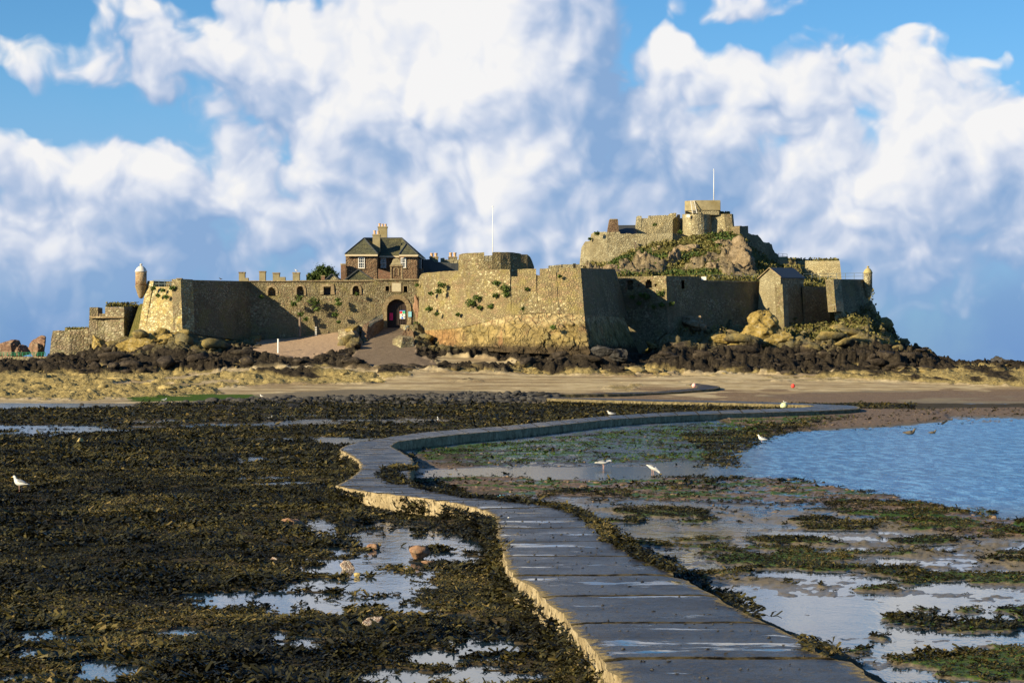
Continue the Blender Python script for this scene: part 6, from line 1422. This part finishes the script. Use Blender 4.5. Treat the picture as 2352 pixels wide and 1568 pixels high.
# ---------------------------------------------------------------- gulls
M['gullwhite'] = simple('white_feathers', (.52, .52, .50), .7, .05, 8)
M['gullgrey'] = simple('grey_wing', (.17, .18, .20), .7, .12, 10)
M['gullbrown'] = simple('mottled_brown_feathers', (.12, .095, .065), .8, .55, 30)
M['gullblack'] = simple('black_wing_tip', (.02, .02, .02), .6, .1)
M['beak'] = simple('yellow_beak', (.60, .38, .03), .5, .05)
M['pinkleg'] = simple('pink_leg', (.55, .33, .25), .6, .1)
def loft(mb, rings, n=12):
    """rings: (centre, half width, half height, tilt) along x"""
    b = len(mb.v)
    for (x, z, w, h, tl) in rings:
        for k in range(n):
            a = 2 * math.pi * k / n; hz = math.sin(a) * h
            mb.v.append(Vector((x - hz * math.sin(tl), math.cos(a) * w, z + hz * math.cos(tl))))
    for i in range(len(rings) - 1):
        for k in range(n): mb.f.append((b + i * n + k, b + i * n + (k + 1) % n, b + (i + 1) * n + (k + 1) % n, b + (i + 1) * n + k))
    mb.f.append(tuple(b + k for k in range(n - 1, -1, -1))); mb.f.append(tuple(b + (len(rings) - 1) * n + k for k in range(n)))
POSES = {
 'stand': [(-.27,.205,.028,.010,0),(-.20,.215,.042,.022,0),(-.12,.225,.062,.050,.05),(-.03,.235,.080,.078,.15),(.05,.250,.082,.088,.3),(.11,.275,.068,.078,.6),(.145,.315,.046,.055,1.0),(.160,.352,.036,.042,1.2),(.172,.388,.036,.040,.9),(.192,.408,.036,.036,.4),(.215,.408,.030,.030,0),(.236,.402,.016,.017,0)],
 'lean': [(-.30,.235,.026,.010,0),(-.22,.240,.042,.024,0),(-.13,.245,.064,.052,0),(-.03,.245,.080,.076,0),(.06,.245,.078,.078,.05),(.13,.255,.060,.060,.2),(.175,.275,.042,.044,.3),(.21,.292,.036,.038,.1),(.245,.292,.038,.038,-.2),(.27,.280,.034,.034,-.4),(.292,.262,.022,.022,-.6)],
 'peck': [(-.20,.345,.026,.010,-.5),(-.15,.330,.042,.026,-.5),(-.09,.305,.064,.055,-.5),(-.01,.270,.082,.078,-.5),(.07,.230,.078,.076,-.5),(.13,.190,.058,.058,-.6),(.17,.155,.042,.044,-.7),(.205,.125,.038,.038,-.7),(.235,.100,.036,.034,-.8),(.255,.080,.024,.022,-.9)],
 'sit': [(-.27,.075,.026,.010,0),(-.20,.075,.045,.024,0),(-.12,.072,.066,.048,0),(-.03,.070,.084,.072,.05),(.05,.078,.082,.076,.2),(.11,.100,.064,.066,.5),(.145,.135,.044,.050,.9),(.155,.170,.034,.038,1.0),(.168,.196,.034,.036,.6),(.19,.205,.032,.032,.2),(.212,.200,.020,.020,0)]}
def gull(name, label, p, yaw, pose='stand', sc=1.0, body='gullwhite', wing='gullgrey', cat='gull', simple_=False):
    t = thing(name, label, cat, p)
    Z = Vector(p)
    def put(mb):
        c, s = math.cos(yaw), math.sin(yaw)
        mb.v = [Z + Vector(((v.x * c - v.y * s) * sc, (v.x * s + v.y * c) * sc, v.z * sc)) for v in mb.v]; return mb
    R_ = POSES[pose]; mb = MB(); loft(mb, R_, 14)
    put(mb).build('body', M[body], t, True)
    hx, hz = R_[-1][0], R_[-1][1]; dx, dz = {'stand': (.05, -.018), 'lean': (.045, -.035), 'peck': (.032, -.045), 'sit': (.048, -.012)}[pose]
    mb = MB(); mb.tube([(hx - .008, 0, hz), (hx + dx * .6, 0, hz + dz * .5), (hx + dx, 0, hz + dz)], [.013, .010, .003], 7); put(mb).build('beak', M['beak' if body == 'gullwhite' else 'gullblack'], t, True)
    # folded wings, lying along the back and crossing over the tail
    tl = -.5 if pose == 'peck' else 0.0
    for sd_ in (1, -1):
        rg = [r for r in R_ if r[0] < .10]; mb = MB(); b0 = R_[4]
        pts = []
        for (x, z, w, h, t_) in rg[1:]:
            pts.append((x, z + h * .42, w * .86, h * .62, 0))
        n = 10
        for (x, z, w, h, t_) in pts:
            for k in range(n):
                a = 2 * math.pi * k / n; mb.v.append(Vector((x, sd_ * (w * .62) + math.cos(a) * w * .52, z + math.sin(a) * h)))
        for i in range(len(pts) - 1):
            for k in range(n): mb.f.append((i * n + k, i * n + (k + 1) % n, (i + 1) * n + (k + 1) % n, (i + 1) * n + k))
        mb.f.append(tuple(range(n - 1, -1, -1))); mb.f.append(tuple((len(pts) - 1) * n + k for k in range(n)))
        wg = put(mb).build('wing', M[wing], t, True)
        x0, z0 = R_[1][0], R_[1][1] + .018; mb = MB(); ex = -.10; ez = .045 if pose == 'peck' else .012
        mb.tube([(x0 + .05, sd_ * .03, z0 + .012 - (ez * .3 if pose == 'peck' else 0)), (x0, sd_ * .022, z0 + .01), (x0 + ex * .6, sd_ * .012, z0 + ez * .7), (x0 + ex, sd_ * .004, z0 + ez)], [.02, .018, .012, .003], 6, True, (1, .5)); put(mb).build('wing_tip', M['gullblack'], wg)
    mb = MB()
    if pose != 'sit':
        for sd_ in (1, -1):
            mb = MB(); top = .17 if pose == 'stand' else (.18 if pose == 'lean' else .21); xo = .0 + sd_ * .018
            mb.tube([(xo, sd_ * .03, top), (xo + .004, sd_ * .03, top * .55), (xo - .005, sd_ * .03, .008)], [.012, .006, .006], 6)
            mb.quad((xo - .01, sd_ * .03, .006), (xo + .045, sd_ * .03 - .025, .003), (xo + .055, sd_ * .03, .003), (xo + .045, sd_ * .03 + .025, .003)); put(mb).build('leg', M['pinkleg'], t)
    for sd_ in (1, -1):
        r = R_[-2]; mb = MB(); mb.lathe((r[0] + .004, sd_ * r[2] * .93), [(.001, r[1] + .002), (.006, r[1] + .006), (.006, r[1] + .012), (.001, r[1] + .016)], 6); put(mb).build('eye', M['gullblack'], t)
    return t
def gp(x, y, Z=.0): return tuple(at_px(x, y, Z))
gull('gull', 'white and grey gull standing on wrack at the far left of the flats', gp(47, 1129, .10), R(160), 'stand', 1.02)
gull('gull', 'white gull leaning right, wading at the edge of the thin stream', gp(1386, 1078), R(8), 'lean', 1.02)
gull('gull', 'white gull with head down pecking in the stream, right of the leaning gull', gp(1499, 1092), R(-12), 'peck', 1.02)
gull('gull', 'white gull standing upright at the left shore of the blue pool', gp(1751, 1019), R(158), 'stand', .98)
gull('young_gull', 'brown mottled young gull floating on the blue pool, larger of two', gp(2090, 998, -.02), R(4), 'sit', 1.45, 'gullbrown', 'gullbrown')
gull('young_gull', 'smaller hunched brown gull on the blue pool right of the larger one', gp(2142, 996, -.02), R(6), 'sit', .95, 'gullbrown', 'gullbrown')
gull('gull', 'small white gull at the water edge on the far side of the wrack', gp(601, 914, .35), R(150), 'stand', .95)
gull('gull', 'gull resting on top of the large dark rounded boulder', tuple(W(378, 919.5, 198.6)), R(10), 'sit', 1.0)
gull('gull', 'grey-backed gull hunched on the far edge of the causeway', gp(1404, 952.5, .46), R(185), 'sit', 1.25)
gull('gull', 'tiny gull perched on the pale green buoy', tuple(W(1803, 925.0, 184)), R(150), 'sit', .8)
gull('gull', 'white gull perched on the fourth chimney above the curtain wall', tuple(W(681, 625.0, 306.5)), R(170), 'stand', 1.0)
gull('black_and_white_bird', 'small black and white wading bird on the wrack beds', gp(1006, 969, .05), R(100), 'stand', .8, 'gullwhite', 'gullblack', 'bird')
gull('gull', 'distant white gull lying low on the far wrack beds below the boulder bank', gp(620, 961, .06), R(10), 'sit', .8)
gull('dark_bird', 'small dark bird perched on the coping of the shaded flank wall', tuple(W(507, 644, 296)), R(170), 'stand', .9, 'gullblack', 'gullblack', 'bird')
# ---------------------------------------------------------------- buoys
def buoy(name, label, x, yb, D, r, cols, rope=True):
    c = W(x, yb, D); t = thing(name, label, 'buoy', c)
    n = 24; mb = MB(); prof = [(max(.005, r * math.sin(math.pi * k / 14)), c.z + r - r * math.cos(math.pi * k / 14)) for k in range(15)]
    mb.lathe((c.x, c.y), prof, n); mb.build('float', M[cols[0]], t, True)
    mb = MB(); mb.lathe((c.x, c.y), [(r * .16, c.z + r * 1.94), (r * .16, c.z + r * 2.1), (r * .08, c.z + r * 2.14)], 10); mb.build('eye_boss', M[cols[1]], t, True)
    mb = MB(); mb.tube([(c.x + .0, c.y - r * .2, c.z + .03), (c.x + r, c.y - r, c.z + .02), (c.x + r * 2.4, c.y - r * .6, c.z + .01)], .02, 5); mb.build('rope', M['rust'], t)
    return t
M['buoyred'] = simple('red_buoy_skin', (.75, .06, .045), .45, .1); M['buoygreen'] = simple('pale_green_buoy_skin', (.50, .56, .32), .55, .15); M['buoypink'] = simple('faded_pink_buoy_skin', (.75, .40, .36), .5, .15); M['navy'] = simple('navy_patch', (.02, .06, .10), .5)
buoy('buoy', 'round red buoy lying on the sand at the right', 1821.5, 891, 250, .24, ('buoyred', 'buoyred'))
t = buoy('buoy', 'big round pale green buoy lying inside the bend of the causeway', 1800.5, 940.5, 183.5, .31, ('buoygreen', 'navy'))
c = W(1803, 940.5, 183.5); r = .312; mb = MB(); n = 8
for i in range(4):
    for k in range(7):
        def sp(a, b): return (c.x - .09 + r * math.sin(a) * math.cos(b), c.y + r * math.sin(a) * math.sin(b), c.z + .31 - r * math.cos(a))
        a0, a1 = .15 + i * .28, .15 + (i + 1) * .28; b0, b1 = -1.9 + k * .27, -1.9 + (k + 1) * .27
        mb.quad(sp(a0, b0), sp(a0, b1), sp(a1, b1), sp(a1, b0))
mb.build('dark_patch', M['navy'], t)
buoy('buoy', 'faded pink and white buoy at the end of the farthest causeway bend', 1594, 890.5, 247, .26, ('buoypink', 'white'))
# litter and shells on the causeway
p = at_px(1152, 1140, ZT + .005); t = MB()
t.v = [p + Vector(q) for q in ((-.09, 0, .01), (-.03, -.05, .045), (.05, -.03, .05), (.10, .02, .015), (.03, .06, .04), (-.05, .05, .035))]; t.f = [(0, 1, 4, 5), (1, 2, 4), (2, 3, 4)]
n0 = len(t.v); t.v += [v - Vector((0, 0, .012)) for v in t.v[:6]]; t.f += [(n0 + 5, n0 + 4, n0 + 1, n0), (n0 + 4, n0 + 2, n0 + 1), (n0 + 4, n0 + 3, n0 + 2)] + [(i, n0 + i, n0 + (i + 1) % 6, (i + 1) % 6) for i in range(6)]
tag(t.build('crumpled_wrapper', simple('blue_plastic', (.12, .42, .62), .4, .3, 20)), 'crumpled pale blue wrapper lying at the right edge of the causeway', 'litter')
# periwinkles and grit on the deck
g_ = np.random.default_rng(55); P, S = [], []
for k in range(520):
    i = g_.integers(0, 150); a, b = LA[i], RB[i]; q = a.lerp(b, g_.uniform(.03, .97)); P.append((q.x, q.y, q.z + .004)); S.append(g_.choice([.007, .010, .014, .018]))
o = rock_field('periwinkles', np.array(P), np.array(S), 'darkboulder', .9, 56); tag(o, 'small dark periwinkles and grit scattered over the causeway deck', None, None, 'stuff')
g_ = np.random.default_rng(57)
for k, (x, y, lab) in enumerate([(1170, 1188, 'chip of white shell near the left edge of the causeway'), (1000, 1118, 'white shell fragment on the causeway beyond the sharp bend')]):
    q = at_px(x, y, ZT + .012); one_rock('shell', lab, 'shell', tuple(q), (.045, .03, .012), 'white', 300 + k, .5, 2)
